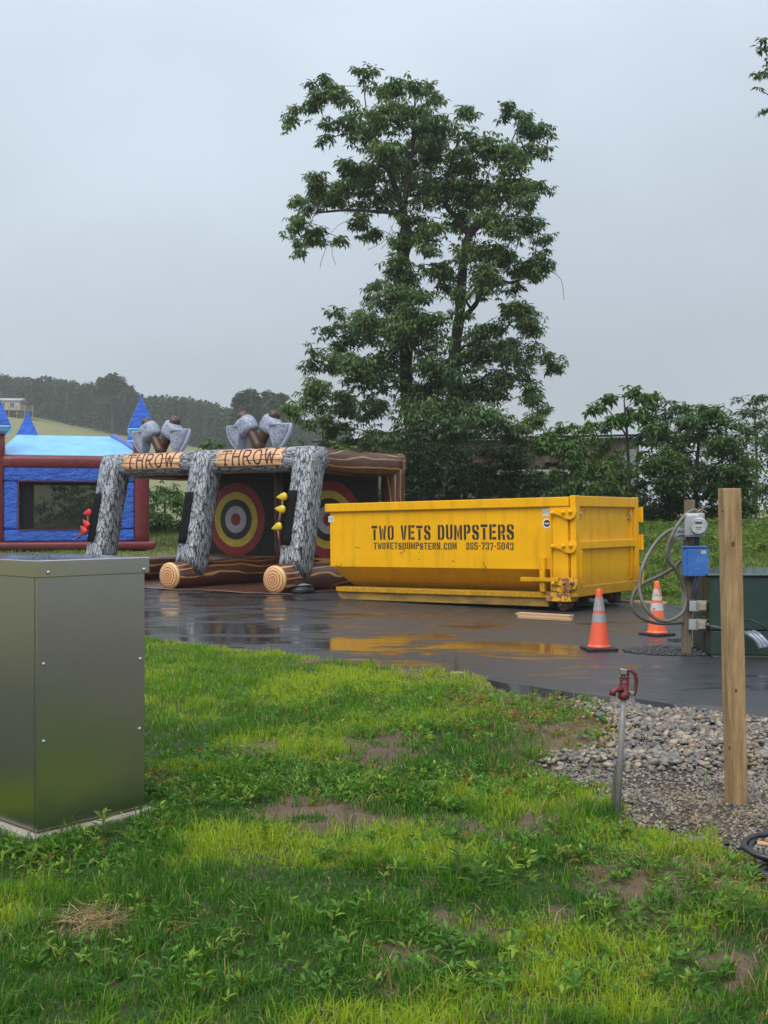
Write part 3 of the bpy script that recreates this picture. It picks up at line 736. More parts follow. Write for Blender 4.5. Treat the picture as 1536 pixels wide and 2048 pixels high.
    one('rear_beam', WOODX, e, lambda m: m.tube([(x, -4.62, 2.80) for x in np.linspace(-.2, W + .2, 16)], .27, 18, sq=3.0), smooth=True)
    for w in (0, W / 2, W):
        one('rear_post', WOODZ, e, lambda m: m.tube([(w, -4.58, z) for z in np.linspace(.3, 2.85, 10)], .26, 16, sq=3.0), smooth=True)
    one('back_base', WOODX, e, lambda m: m.tube([(x, -3.75, .30 + .01 * math.sin(x * 3)) for x in np.linspace(.1, W - .1, 20)], .31, 18), smooth=True)
    one('backdrop', BACKV, e, lambda m: [m.box(x0, x1, -4.02, -3.98, .4, 2.75) for x0, x1 in ((.05, W / 2 - .02), (W / 2 + .02, W - .05))])
    one('backdrop_post', WOODZ, e, lambda m: m.tube([(W / 2, -3.9, z) for z in np.linspace(.4, 2.75, 8)], .12, 12), smooth=True)
    one('roof_sheet', BACKV, e, lambda m: m.box(.2, W - .2, -4.5, -1.3, 2.86, 2.88))
    for w in (W * .25, W * .75):
        def dsk(m, r, y):
            a = [Vector((w + r * math.cos(t), -3.98, 1.5 + r * math.sin(t))) for t in np.linspace(0, 2 * PI, 40, endpoint=False)]
            m.rings([a, [v + Vector((0, y, 0)) for v in a]])
        tg = one('target', TRED, e, lambda m: dsk(m, .93, .006))
        for nm, mt, r, y in (('yellow_ring', TYEL, .70, .010), ('black_ring', TBLK, .515, .014), ('grey_ring', TGRY, .345, .018), ('bullseye', TRED, .155, .022)):
            one(nm, mt, tg, lambda m: dsk(m, r, y))
    # mat under the game
    def matf(m):
        xs = np.linspace(-.55, W + .5, 60); ys = np.linspace(.18, -4.9, 24)
        m.rings([[Vector((x, y + .08 * math.sin(x * 3.1), .006 + .012 * (1 + math.sin(x * 7 + y * 3)) * .5)) for x in xs] for y in ys], False, False, closed=False)
    one('floor_mat', pm('red_brown_mat', (.13, .045, .03), (.07, .03, .022), 9, .3, bmp=.4, bscale=12), e, matf, smooth=True)
    one('mat_border', pm('white_border', (.5, .49, .47), None, 12, .5), e, lambda m: m.rings([[Vector((x, y0 + .08 * math.sin(x * 3.1), .026)) for x in np.linspace(-.5, W + .4, 60)] for y0 in (.185, .14)], False, False, closed=False))
    # crossed inflated axes above each lane
    HEAD = [(-.17, -.20), (-.20, -.02), (-.16, .17), (.12, .19), (.24, .14), (.37, .24), (.45, .29), (.50, .12), (.51, -.06), (.48, -.24), (.43, -.38), (.35, -.30), (.22, -.16), (.10, -.20)]
    for xc in (1.42, 4.33):
        for sgn in (-1, 1):
            ang = sgn * math.radians(33)
            # axe frame: z along the handle, x away from the pair's middle
            A = Matrix.Translation((xc - sgn * .10, by + sgn * .05, bz + br - .06)) @ Matrix.Rotation(ang, 4, 'Y') @ Matrix.Scale(1.1, 4)
            hd = one('axe_handle', BROWNV, e, lambda m: m.tube([A @ Vector((0, 0, z)) for z in np.linspace(0, .88, 7)], [.115, .118, .112, .108, .108, .11, .085], 14), smooth=True)
            def head(m):
                Q = [(x * sgn * 1.0, z) for x, z in HEAD]
                B = A @ Matrix.Translation((0, 0, .63))
                # densify the outline
                D = []
                for i in range(len(Q)):
                    p, q = Q[i], Q[(i + 1) % len(Q)]
                    D += [(p[0], p[1]), ((p[0] + q[0]) / 2, (p[1] + q[1]) / 2)]
                cx, cz = .12 * sgn, 0
                rs = []
                for k_, th in ((.05, -.17), (.45, -.168), (.75, -.15), (.93, -.105), (1, -.04), (1, .04), (.93, .105), (.75, .15), (.45, .168), (.05, .17)):
                    rs.append([B @ Vector((cx + (x - cx) * k_, th * (1 - .25 * max(0, x * sgn - .2) / .3), cz + (z - cz) * k_)) for x, z in D])
                m.rings(rs)
            hh = one('axe_head', AXEGREY, hd, head, smooth=True, sub=1)
            def edge(m):
                B = A @ Matrix.Translation((0, 0, .63))
                P = [(.44, .29), (.50, .13), (.515, -.06), (.48, -.24), (.42, -.39)]
                m.tube([B @ Vector((x * sgn, 0, z)) for x, z in P], [.04, .055, .06, .055, .04], 10)
            one('axe_edge', AXEEDGE, hd, edge, smooth=True, sub=1)
            one('handle_knob', BROWNV, hd, lambda m: m.lathe([(.03, .12), (.08, .112), (.112, .07), (.12, .0), (.10, -.06)], 14, A @ Matrix.Translation((0, 0, .80))), smooth=True)
    return e
GAME = axe_game()

# foam axes stuck to the hook panels: things of their own
def foam_axes():
    O = Vector((-2.23, 22.3, 0)); rz = math.atan2(.5327, -.8463)
    base = Matrix.Translation(O) @ Matrix.Rotation(rz, 4, 'Z')
    RED, YELF = flatc('foam_red', (.62, .02, .025), .4), flatc('foam_yellow', (.72, .50, .02), .4)
    HND = pm('foam_handle', (.28, .11, .07), None, 10, .5)
    lean = -.60 / 2.75
    sets = ((0, YELF, 'yellow', ((.27, 1.985, .05), (.27, 1.72, -.1), (.30, 1.36, .25)), 'right-hand bark leg beside the dumpster'),
            (5.75, RED, 'red', ((.24, 1.66, .1), (.22, 1.38, -.7), (.27, 1.23, -.75)), 'bark leg before the bounce house'))
    pos = ('uppermost', 'middle', 'lowest')
    for w, mt, cn_, items, where in sets:
        for k, (x, z, tw) in enumerate(items):
            p = base @ Vector((w + x, -.62 + .33 + .06 + lean * z, z))
            e = empty('foam_axe', p, rz, '%s foam axe, %s of three on the %s' % (cn_, pos[k], where.replace('right-hand ', '')), 'toy axe', 'foam axes on the hook panels')
            # head: a soft wedge pointing out to local +x
            Mh = Matrix.Rotation(tw, 4, 'Y') @ Matrix.Scale(.86, 4)
            def hd(m):
                rs = []
                for s_, t in ((.0, -.10), (.075, -.095), (.10, -.06), (.105, .0), (.085, .06), (.055, .12), (.022, .19), (.004, .215)):
                    rs.append([Mh @ Vector((t, math.cos(a) * s_ * .55, math.sin(a) * s_)) for a in np.linspace(0, 2 * PI, 12, endpoint=False)])
                m.rings(rs)
            one('axe_head', mt, e, hd, smooth=True)
            one('axe_handle', HND, e, lambda m: m.tube([Mh @ Vector((.02, 0, -.04)), Mh @ Vector((.035, .0, -.2)), Mh @ Vector((.05, .01, -.33))], [.026, .024, .026], 8), smooth=True)
foam_axes()

# blower beside the log
def blower():
    p = gp(600, 1188)
    e = empty('air_blower', (p.x, p.y + .25, 0), .3, 'small black air blower with grey flap beside the ringed log end', 'blower')
    one('housing', DARK, e, lambda m: m.lathe([(.05, 0), (.26, .0), (.29, .05), (.25, .13), (.12, .17), (.02, .175)], 18), smooth=True)
    one('air_sleeve', DARK, e, lambda m: m.tube([(0, .05, .1), (-.15, .3, .13), (-.2, .6, .2)], [.1, .11, .1], 12), smooth=True)
    one('flap', pm('grey_tarp', (.32, .34, .36), (.2, .21, .22), 6, .35), e, lambda m: m.rings([[Vector((x, y, .185 - .7 * x * x + .015 * math.sin(11 * x + 5 * y))) for x in np.linspace(-.27, .22, 9)] for y in (-.22, -.1, .02, .12)], False, False, closed=False), smooth=True)
    one('cable', DARK, e, lambda m: m.tube([(.2, -.05, .05), (.38, -.12, .012), (.5, -.05, .012), (.62, -.2, .012)], .012, 6), smooth=True)
blower()

# ------------------------------------------------------------------ bounce house
VBLUE = pm('blue_vinyl', (.016, .135, .62), (.009, .07, .42), 3.5, .3, bmp=.9, bscale=3.5, bdist=.12, stretch=(1, 1, 2.4))
VSKY = pm('light_blue_vinyl', (.20, .50, .80), (.13, .40, .74), 2.2, .28, bmp=.4, bscale=3, bdist=.05)
VRED = pm('dark_red_vinyl', (.17, .022, .025), (.11, .015, .018), 3, .35, bmp=.4, bscale=5, bdist=.03)
def mesh_mat():
    m, nt, N, L, b = nodes('window_netting')
    b.inputs['Base Color'].default_value = (.012, .013, .013, 1); b.inputs['Roughness'].default_value = .8
    t = N.new('ShaderNodeBsdfTransparent'); x = N.new('ShaderNodeMixShader'); x.inputs[0].default_value = .36
    L.new(t.outputs[0], x.inputs[1]); L.new(b.outputs[0], x.inputs[2]); L.new(x.outputs[0], N['Material Output'].inputs['Surface'])
    return m
NET = mesh_mat()
def bounce_house():
    P0 = Vector((-11.27, 32.0, .60)); P1 = Vector((-7.32, 33.15, .60))
    fx = (P1 - P0).normalized(); wd = (P1 - P0).length; dp = 3.7
    e = empty('bounce_house', P0, math.atan2(fx.y, fx.x), 'blue and dark red inflatable bounce house with pointed turrets', 'bounce house')
    corners = ((0, 0), (wd, 0), (.75, dp), (wd + .15, dp))
    for i, (x, y) in enumerate(corners):
        c = one('column', VRED, e, lambda m: m.tube([(x, y, z) for z in np.linspace(.0, 3.42, 8)], [.24 if y == 0 else .2] * 8, 14, sq=3), smooth=True)
        t = one('turret', VBLUE, c, lambda m: m.lathe([(.55, 3.62), (.53, 3.68), (.37, 3.98), (.19, 4.28), (.015, 4.6)] if y == 0 else [(.52, 3.5), (.50, 3.56), (.36, 3.8), (.17, 4.1), (.015, 4.42)], 4, Matrix.Translation((x, y, 0)) @ Matrix.Rotation(PI / 4, 4, 'Z')), bevel=.02)
        zz = 3.62 if y == 0 else 3.5
        one('turret_skirt', VSKY, c, lambda m: m.lathe([(.36, zz - .25), (.48, zz - .18), (.56, zz - .05), (.54, zz + .0)], 4, Matrix.Translation((x, y, 0)) @ Matrix.Rotation(PI / 4, 4, 'Z')), bevel=.03)
    # base cushion
    one('base', VRED, e, lambda m: m.box(-.35, wd + .42, -.32, dp + .2, .0, .24), bevel=.1, seg=4)
    # wall frames: front, back and sides, each with a big netting window
    def frame(m, L_, z0, z1, bx, bz0, bz1, M):
        m.box(0, L_, -.2, .2, z0, z0 + bz0, M); m.box(0, L_, -.2, .2, z1 - bz1, z1, M)
        m.box(0, bx, -.2, .2, z0 + bz0, z1 - bz1, M); m.box(L_ - bx, L_, -.2, .2, z0 + bz0, z1 - bz1, M)
    I = Matrix.Identity(4)
    walls = ((Matrix.Translation((.2, 0, 0)), wd - .4), (Matrix.Translation((.2, dp, 0)), wd - .4),
             (Matrix.Translation((0, .2, 0)) @ Matrix.Rotation(PI / 2, 4, 'Z'), dp - .4), (Matrix.Translation((wd, .2, 0)) @ Matrix.Rotation(PI / 2, 4, 'Z'), dp - .4))
    for M, L_ in walls:
        wl_ = one('wall', VBLUE, e, lambda m: frame(m, L_, .24, 2.42, .42, .36, .42, M), bevel=.07, seg=3)
        one('window_net', NET, wl_, lambda m: m.box(.4, L_ - .4, -.01, .01, .58, 2.02, M))
        one('wall_band', VRED, wl_, lambda m: m.tube([M @ Vector((x, 0, 2.57)) for x in np.linspace(-.1, L_ + .1, 12)], .22, 14, sq=3), smooth=True)
        one('window_piping', VRED, wl_, lambda m: (m.box(.4, L_ - .4, -.215, -.19, 2.0, 2.03, M), m.box(.4, L_ - .4, -.215, -.19, .58, .61, M), m.box(.40, .43, -.215, -.19, .61, 2.0, M), m.box(L_ - .43, L_ - .4, -.215, -.19, .61, 2.0, M)))
    # hipped roof
    def roof(m):
        z0, z1 = 2.74, 3.5
        v = [(-.05, -.1, z0), (wd + .05, -.1, z0), (wd + .05, dp + .1, z0), (-.05, dp + .1, z0), (.5, dp * .5, z1), (wd - .75, dp * .5, z1)]
        m.add(v, [(0, 1, 5, 4), (1, 2, 5), (2, 3, 4, 5), (3, 0, 4)])
    one('roof', VSKY, e, roof)
    one('roof_ridge', pm('violet_blue_vinyl', (.10, .16, .46), None, 3, .3, bmp=.3), e, lambda m: (m.tube([(wd - .75, dp * .5, 3.5), (wd - .1, dp * .2, 3.02), (wd + .02, 0, 2.78)], .1, 10), m.tube([(wd - .75, dp * .5, 3.5), (wd, dp, 2.8)], .1, 10)), smooth=True)
bounce_house()
#PART3
# ------------------------------------------------------------------ aluminium cabinet
def alu_mat(name, tone=.52, r=.28):
    m, nt, N, L, b = nodes(name)
    n = noise(nt, 3, 4, .6); br = noise(nt, 30, 3, .6, stretch=(1, 1, .05)); sp = noise(nt, 55, 3, .7)
    c = mixc(nt, ramp(nt, n, .3, .7), (tone, tone * .965, tone * .95), (tone * .92, tone * .89, tone * .87))
    c = mixc(nt, ramp(nt, sp, .70, .76, 0, .5), c, (.75, .75, .74))
    L.new(c, b.inputs['Base Color']); b.inputs['Metallic'].default_value = 1.0
    sep = N.new('ShaderNodeSeparateXYZ'); tq = N.new('ShaderNodeTexCoord'); L.new(tq.outputs['Object'], sep.inputs[0])
    L.new(ramp(nt, br, .3, .7, r - .004, r + .006), b.inputs['Roughness'])
    b.inputs['Anisotropic'].default_value = .4
    bump(nt, b, noise(nt, 1.6, 2), .12, .02)
    return m
ALU = alu_mat('brushed_aluminium'); ALUTOP = alu_mat('wet_aluminium_top', .6, .14)
CONC = pm('concrete', (.36, .33, .28), (.26, .235, .19), 7, .8, bmp=.4, bscale=25)
STEEL = pm('zinc_screw', (.5, .5, .5), None, 20, .35, .9)
def cabinet():
    P = gp(74, 1669); P.z = 0
    r = Vector((.66, .751, 0)).normalized()
    e = empty('aluminium_cabinet', (P.x, P.y, .0), math.atan2(r.y, r.x), 'brushed aluminium utility cabinet on a concrete pad in the lawn', 'cabinet')
    W, D, Hh = .64, .95, 1.305        # local x: right face, local y: left face going back
    pad = one('concrete_pad', CONC, e, lambda m: m.box(-.05, W + .05, -.045, D + .05, -.12, .0), bevel=.008)
    b = one('body', ALU, e, lambda m: m.box(0, W, 0, D, .012, Hh), bevel=.004)
    one('corner_seam', ALU, e, lambda m: (m.box(-.004, .0, .02, .023, .02, Hh - .02), m.box(.0, .022, -.0035, .0, .02, Hh - .02)))
    one('base_gasket', pm('rusty_gasket', (.16, .09, .055), None, 9, .8), e, lambda m: m.box(.006, W - .006, .006, D - .006, .0005, .0115))
    lid = one('lid', ALUTOP, e, lambda m: m.rings([[Vector((x, y, z)) for x, y in ((-.018, -.018), (W + .018, -.018), (W + .018, D + .018), (-.018, D + .018))] for z in (Hh - .05, Hh + .035)]), bevel=.004)
    for x, z in ((.05, Hh - .025), (W - .02, Hh - .03)):
        one('lid_screw', STEEL, lid, lambda m: m.lathe([(.010, 0), (.010, .006), (.006, .010), (.002, .012)], 8, Matrix.Translation((x, -.018, z)) @ Matrix.Rotation(PI / 2, 4, 'X')))
    for x, z in ((.035, .83), (W - .03, .80), (.035, .45), (W - .035, .43)):
        one('screw', STEEL, b, lambda m: m.lathe([(.010, 0), (.010, .005), (.006, .009), (.002, .011)], 8, Matrix.Translation((x, .0, z)) @ Matrix.Rotation(PI / 2, 4, 'X')))
    dr = MB(); r2 = random.Random(3)          # rain drops on the lid
    for i in range(90):
        x, y, q = r2.uniform(0, W), r2.uniform(0, D), r2.uniform(.003, .010)
        dr.lathe([(q, 0), (q * .8, q * .25), (q * .2, q * .4)], 7, Matrix.Translation((x, y, Hh + .035)))
    m, nt, N, L, b_ = nodes('water_drop'); b_.inputs['Transmission Weight'].default_value = 1; b_.inputs['IOR'].default_value = 1.33; b_.inputs['Roughness'].default_value = .02
    tag(dr.build('rain_drops', m, lid, smooth=True), kind='stuff')
cabinet()

# ------------------------------------------------------------------ traffic cones
ORANGE = pm('orange_cone_plastic', (.80, .115, .05), (.68, .09, .04), 4, .4)
ORANGE2 = pm('faded_cone_plastic', (.86, .15, .05), (.74, .12, .045), 4, .4)
REFL = pm('silver_collar', (.36, .37, .38), (.27, .27, .28), 9, .4, .2)
REFLW = pm('scuffed_white_collar', (.50, .49, .48), (.55, .15, .09), 9, .45, lo=.55, hi=.6)
def cone(p, om, cm, label, rz, tilt=0):
    e = empty('traffic_cone', p, rz, label, 'traffic cone', 'orange cones on the asphalt', rot=(tilt, 0, rz))
    def bs(m):
        q = .185; c = .035
        poly = [(-q + c, -q), (q - c, -q), (q, -q + c), (q, q - c), (q - c, q), (-q + c, q), (-q, q - c), (-q, -q + c)]
        m.prism(poly, .002, .032)
    one('base', DARK, e, bs, bevel=.006)
    r = lambda z: .128 - (z - .03) / .68 * .098
    one('body', om, e, lambda m: m.lathe([(.14, .032), (.138, .045), (.126, .052)] + [(r(z), z) for z in (.07, .2, .35, .5, .62, .70)] + [(.027, .712), (.015, .713)], 28), smooth=True)
    for z0, z1 in ((.46, .612), (.325, .425)):
        one('collar', cm, e, lambda m: m.lathe([(r(z0) + .0025, z0), (r(z1) + .0025, z1)], 28, cap=False), smooth=True)
cone(gp(1198, 1299), ORANGE, REFL, 'orange traffic cone with clean silver collars, closest to the dumpster door', .12)
cone(gp(1314, 1270), ORANGE2, REFLW, 'orange traffic cone with scuffed white collars behind the grey conduit loops', .5)

# ------------------------------------------------------------------ posts, hydrant
OAK = pm('weathered_yellow_wood', (.46, .30, .155), (.24, .15, .075), 5, .6, spec=.25, stretch=(6, 6, .7), bmp=.7, bscale=22)
OLDW = pm('grey_brown_wood', (.22, .165, .10), (.13, .10, .065), 7, .75, stretch=(7, 7, .5), bmp=.5, bscale=26)
def post(name, base, top, w, d, mat, label, cat, rz=0):
    base = Vector(base); top = Vector(top); n = 8; rs = []
    r2 = random.Random(2)
    for i in range(n + 1):
        t = i / n; c = base.lerp(top, t)
        j = lambda: r2.uniform(-.0016, .0016)
        ca, sa = math.cos(rz), math.sin(rz)
        rs.append([Vector((ca * x - sa * y + j(), sa * x + ca * y + j(), 0)) + c - base for x, y in ((-w, -d), (w, -d), (w, d), (-w, d))])
    o = MB().rings(rs).build(name, mat, bevel=.005); o.location = base
    return tag(o, label, cat)
pb = gp(1474, 1606); pb.z = -.06
pt = px(1458.5, 977, 5.95)
wp = post('wooden_post', pb - Vector((0, 0, .1)), pt, .048, .046, OAK, 'bare squared wooden post standing in the gravel', 'post', .08)
KNOT = pm('wood_knot', (.07, .035, .018), (.12, .065, .03), 12, .7)
for (kx, ky, rr) in ((1467, 1088, .011), (1474, 1380, .008), (1461, 1494, .008), (1445, 1022, .006)):
    kz = CAMZ - (ky - HZ) / F * 5.94
    t = (kz - pb.z) / (pt.z - pb.z); cx = pb.x + (pt.x - pb.x) * t
    X = (kx - 768) / F * 5.9
    k = MB().lathe([(rr, 0), (rr * .9, .0015), (rr * .3, .001)], 10, Matrix.Scale(1.35, 4, (0, 0, 1)) @ Matrix.Rotation(PI / 2, 4, 'X')).build('knot', KNOT, wp)
    yy = 0 - .0465 / math.cos(.08) + (X - cx) * math.tan(.08) + .0004
    k.location = (X - pb.x, yy + (pt.y - pb.y) * t - 0.0, kz - wp.location.z)

HRED = pm('hydrant_red', (.17, .02, .024), (.08, .018, .016), 14, .45, bmp=.3)
GALV = pm('galvanised_pipe', (.20, .20, .19), (.13, .125, .115), 12, .55, .1)
def hydrant():
    b = gp(1234, 1622); b.z = -.05
    t = px(1250, 1340, b.y)
    ax_ = (t - b); ln = ax_.length
    e = empty('yard_hydrant', b, label='red headed yard hydrant on a galvanised standpipe by the gravel', cat='hydrant')
    q = ax_.to_track_quat('Z', 'Y'); M = q.to_matrix().to_4x4() @ Matrix.Rotation(-q.to_euler().z, 4, 'Z')
    T = lambda *v: M @ Vector(v)
    hh = ln
    one('standpipe', GALV, e, lambda m: m.tube([T(0, 0, -.15), T(0, 0, hh - .125)], .0165, 14), smooth=True)
    hd = one('head', HRED, e, lambda m: m.lathe([(.022, hh - .155), (.030, hh - .15), (.030, hh - .12), (.024, hh - .115), (.026, hh - .07), (.022, hh - .055), (.012, hh - .05)], 14, M), smooth=True)
    one('spout', HRED, e, lambda m: m.tube([T(-.01, -.01, hh - .105), T(-.045, -.02, hh - .10), T(-.062, -.025, hh - .112), T(-.066, -.026, hh - .135)], [.018, .016, .017, .019], 12), smooth=True)
    one('yoke', HRED, e, lambda m: (m.box(-.022, -.012, -.02, .02, hh - .075, hh - .008, M), m.box(.012, .022, -.02, .02, hh - .075, hh - .008, M)), bevel=.003)
    one('lift_rod', GALV, e, lambda m: m.tube([T(0, 0, hh - .08), T(0, 0, hh - .01)], .007, 8), smooth=True)
    one('clevis', STEEL, e, lambda m: (m.box(-.028, .006, -.024, .024, hh - .022, hh + .006, M), m.tube([T(-.03, 0, hh - .035), T(.03, 0, hh - .035)], .006, 8)), bevel=.003)
    one('lever', HRED, e, lambda m: m.tube([T(-.01, 0, hh - .002), T(.03, 0, hh - .0), T(.058, 0, hh - .02), T(.064, 0, hh - .06), T(.058, 0, hh - .11), T(.048, 0, hh - .13)], [.009, .010, .010, .009, .009, .012], 8, sq=4), smooth=True)
    one('side_nut', STEEL, e, lambda m: m.lathe([(.012, 0), (.012, .02), (.005, .022)], 6, M @ Matrix.Translation((.03, -.012, hh - .12)) @ Matrix.Rotation(PI / 2, 4, 'Y')))
hydrant()
sb_ = gp(1226, 1612)
post('wooden_stake', (sb_.x, sb_.y + .03, -.12), px(1235.5, 1528, sb_.y + .03), .017, .012, pm('grey_stake', (.13, .115, .10), (.07, .06, .055), 9, .8, stretch=(6, 6, .6), bmp=.4), 'short grey wooden stake beside the hydrant standpipe', 'stake', .3)

# ------------------------------------------------------------------ meter post
def boxdome(): pass
MY = 12.5
GREYBOX = pm('grey_enclosure', (.34, .37, .39), (.27, .29, .31), 5, .4)
TANBOX = pm('stained_grey_plastic', (.34, .31, .25), (.24, .21, .16), 6, .5)
mb = gp(1374, 1309)
mpost = post('meter_post', (mb.x, MY, -.2), px(1379, 1000, MY), .046, .046, OLDW, 'old square timber post carrying the electricity meter', 'post', .15)
def at(x, y, dy=0.0): return px(x, y, MY + dy)
def meter():
    c = at(1389, 1050, -.13)
    e = empty('electric_meter', c, .0, 'grey electricity meter box with round glass dial on the timber post', 'meter', rot=(0, 0, -.35))
    s = MY / F
    hw, hh = 19 * s, 23.5 * s
    b = one('enclosure', GREYBOX, e, lambda m: m.box(-hw, hw, -.06, .075, -hh, hh), bevel=.012)
    one('cover_plate', GREYBOX, e, lambda m: m.box(-hw + .018, hw - .01, -.068, -.0605, -hh + .02, hh - .035), bevel=.004)
    one('label_plate', WHITE, e, lambda m: m.box(-hw + .03, hw - .06, -.063, -.0605, hh - .03, hh - .01))
    Mr = Matrix.Translation((.055, -.068, -.01)) @ Matrix.Rotation(PI / 2, 4, 'X')
    ring = one('collar', pm('meter_ring', (.5, .51, .52), None, 12, .3, .6), e, lambda m: m.lathe([(.088, 0), (.095, .01), (.095, .03), (.086, .036)], 28, Mr), smooth=True)
    one('dial', WHITE, ring, lambda m: m.lathe([(.080, .036), (.078, .05), (.074, .052)], 28, Mr), smooth=False)
    one('display', INK, ring, lambda m: (m.box(.02, .09, -.1215, -.1195, .012, .032), m.box(.025, .085, -.1215, -.1195, -.03, -.024), m.box(.03, .08, -.1215, -.1195, -.046, -.042)))
    g, nt, N, L, bb = nodes('meter_glass'); bb.inputs['Transmission Weight'].default_value = 1; bb.inputs['Roughness'].default_value = .03; bb.inputs['IOR'].default_value = 1.45
    one('glass_dome', g, ring, lambda m: m.lathe([(.085, .036), (.085, .075), (.078, .092), (.06, .1), (.01, .102)], 28, Mr), smooth=True)
    one('side_hub', GREYBOX, e, lambda m: m.lathe([(.028, 0), (.028, .05), (.034, .055), (.034, .07)], 12, Matrix.Translation((-hw, .0, -hh * .45)) @ Matrix.Rotation(-PI / 2, 4, 'Y')), smooth=True)
    one('bottom_nipple', DARK, e, lambda m: (m.box(-.05, .01, -.03, .03, -hh - .12, -hh + .001), m.tube([(.03, 0, -hh - .1), (.03, 0, -hh + .01)], .025, 10)))
    one('rear_bracket', GREYBOX, e, lambda m: m.box(-hw - .12, -hw + .02, .03, .085, -hh - .04, -hh + .09), bevel=.01)
meter()
def blue_box():
    c = at(1389, 1124, -.12); s = MY / F
    hw, hh = 24 * s, 28.5 * s
    e = empty('blue_junction_box', c, -.1, 'scuffed blue plastic junction box on the timber post below the meter', 'junction box')
    BLUEP = pm('scuffed_blue_plastic', (.03, .13, .42), (.07, .20, .50), 9, .35, lo=.5, hi=.7, bmp=.2)
    one('body', BLUEP, e, lambda m: m.box(-hw, hw, -.05, .07, -hh, hh), bevel=.014, seg=3)
    one('lid', BLUEP, e, lambda m: m.box(-hw + .05, hw + .006, -.066, -.0505, -hh + .005, hh - .012), bevel=.006)
    one('rim', BLUEP, e, lambda m: m.box(-hw - .006, hw + .01, -.07, .074, hh - .001, hh + .018), bevel=.006)
    one('label_plate', pm('tan_label', (.42, .45, .33), None, 9, .5), e, lambda m: m.box(hw - .08, hw - .02, -.069, -.0665, hh - .07, hh - .03), bevel=.001)
    one('hasp', STEEL, e, lambda m: m.box(-.01, .05, -.07, -.0665, -hh + .08, -hh + .09))
    for dx_ in (-.09, -.055):
        one('cable', pm('blue_cable', (.03, .06, .2), None, 9, .4), e, lambda m: m.tube([(dx_ + .08, .0, -hh + .02), (dx_ + .085, .0, -hh - .12), (dx_ + .06, .01, -hh - .25)], .009, 8), smooth=True)
blue_box()
def outlet(x, y, label):
    c = at(x, y, -.08); s = MY / F
    e = empty('outlet_box', c, -.15, label, 'outlet box', 'outlet boxes on the meter post')
    one('back_box', GREYBOX, e, lambda m: m.box(-.10, -.02, -.05, .06, -.058, .058), bevel=.006)
    one('weather_cover', TANBOX, e, lambda m: m.rings([[Vector((x_, y_, z_)) for x_, z_ in ((-.02 + o_, -.066 + o_), (.10 - o_, -.066 + o_), (.10 - o_, .066 - o_), (-.02 + o_, .066 - o_))] for y_, o_ in ((.06, .004), (-.05, .0), (-.11, .02), (-.125, .03))]), bevel=.006)
outlet(1396, 1212, 'grey outlet box with stained cover, upper one near the foot of the meter post')
outlet(1395, 1249, 'grey outlet box with stained cover, lower one near the foot of the meter post')

def spline(P, n=10):
    P = [Vector(p) for p in P]; out = []
    for i in range(len(P) - 1):
        a, b, c, d = P[max(i - 1, 0)], P[i], P[i + 1], P[min(i + 2, len(P) - 1)]
        for j in range(n):
            t = j / n
            out.append(.5 * ((2 * b) + (c - a) * t + (2 * a - 5 * b + 4 * c - d) * t * t + (3 * b - a - 3 * c + d) * t ** 3))
    out.append(P[-1]); return out
def cpx(x, y, dy): return at(1140 + x * .2578, 960 + y * .2578, dy)
COND1 = pm('muddy_grey_conduit', (.155, .14, .115), (.10, .088, .07), 6, .42)
COND2 = pm('grey_conduit', (.20, .205, .205), (.14, .14, .14), 6, .4)
COND3 = pm('dark_conduit', (.075, .07, .062), (.12, .10, .08), 5, .4)
def conduit(P, mat, label, r=.021):
    n = len(P)
    o = MB().tube(spline(P), r, 10).build('flexible_conduit', mat, smooth=True)
    tag(o, label, 'conduit', 'flexible conduits at the meter post')
conduit([cpx(x, y, d) for x, y, d in ((985, 262, -.10), (975, 236, -.10), (935, 243, -.12), (860, 312, -.15), (790, 430, -.2), (752, 545, -.2), (765, 625, -.18), (820, 690, -.14), (868, 790, -.1), (897, 880, -.09), (888, 1000, -.12), (835, 1062, -.16), (750, 1095, -.2), (660, 1072, -.2), (590, 1000, -.2), (548, 900, -.16), (540, 800, -.12), (558, 690, -.1), (600, 590, -.06), (662, 490, -.02), (740, 412, .02), (820, 376, .06), (900, 374, .1))], COND1, 'muddy grey conduit looping in a wide oval from the meter top')
conduit([cpx(x, y, d) for x, y, d in ((905, 425, -.12), (840, 428, -.16), (790, 480, -.15), (764, 560, -.13), (790, 645, -.11), (850, 745, -.07), (878, 810, -.065), (882, 900, -.065), (880, 1000, -.066))], COND2, 'grey conduit bending from the meter side down the timber post')
conduit([cpx(x, y, d) for x, y, d in ((880, 606, .06), (800, 682, .04), (700, 740, .02), (590, 792, .0), (512, 850, -.02), (481, 920, -.04), (485, 990, -.06), (530, 1052, -.06), (620, 1098, -.05), (720, 1112, -.03), (885, 1102, .0))], COND3, 'dark conduit sagging low from behind the blue box to the post')

# crumbled asphalt round the post
def crumbs():
    r2 = np.random.default_rng(5); n = 1500
    a = r2.uniform(0, 2 * PI, n); r = np.sqrt(r2.uniform(0, 1, n))
    c = np.array([(1330, 1298)]); P0 = gp(1345, 1302)
    x = P0.x + .05 + r * np.cos(a) * .62; y = P0.y - .02 + r * np.sin(a) * .46
    ico = ico_mesh(0)
    stones_np('asphalt_crumbs', np.stack([x, y, np.full(n, .008)], -1), r2.uniform(.008, .03, n), CRUMB2, None, np.tile(np.array([[.02, .02, .021]]), (n, 1)) * r2.uniform(.5, 2.2, (n, 1)), r2)

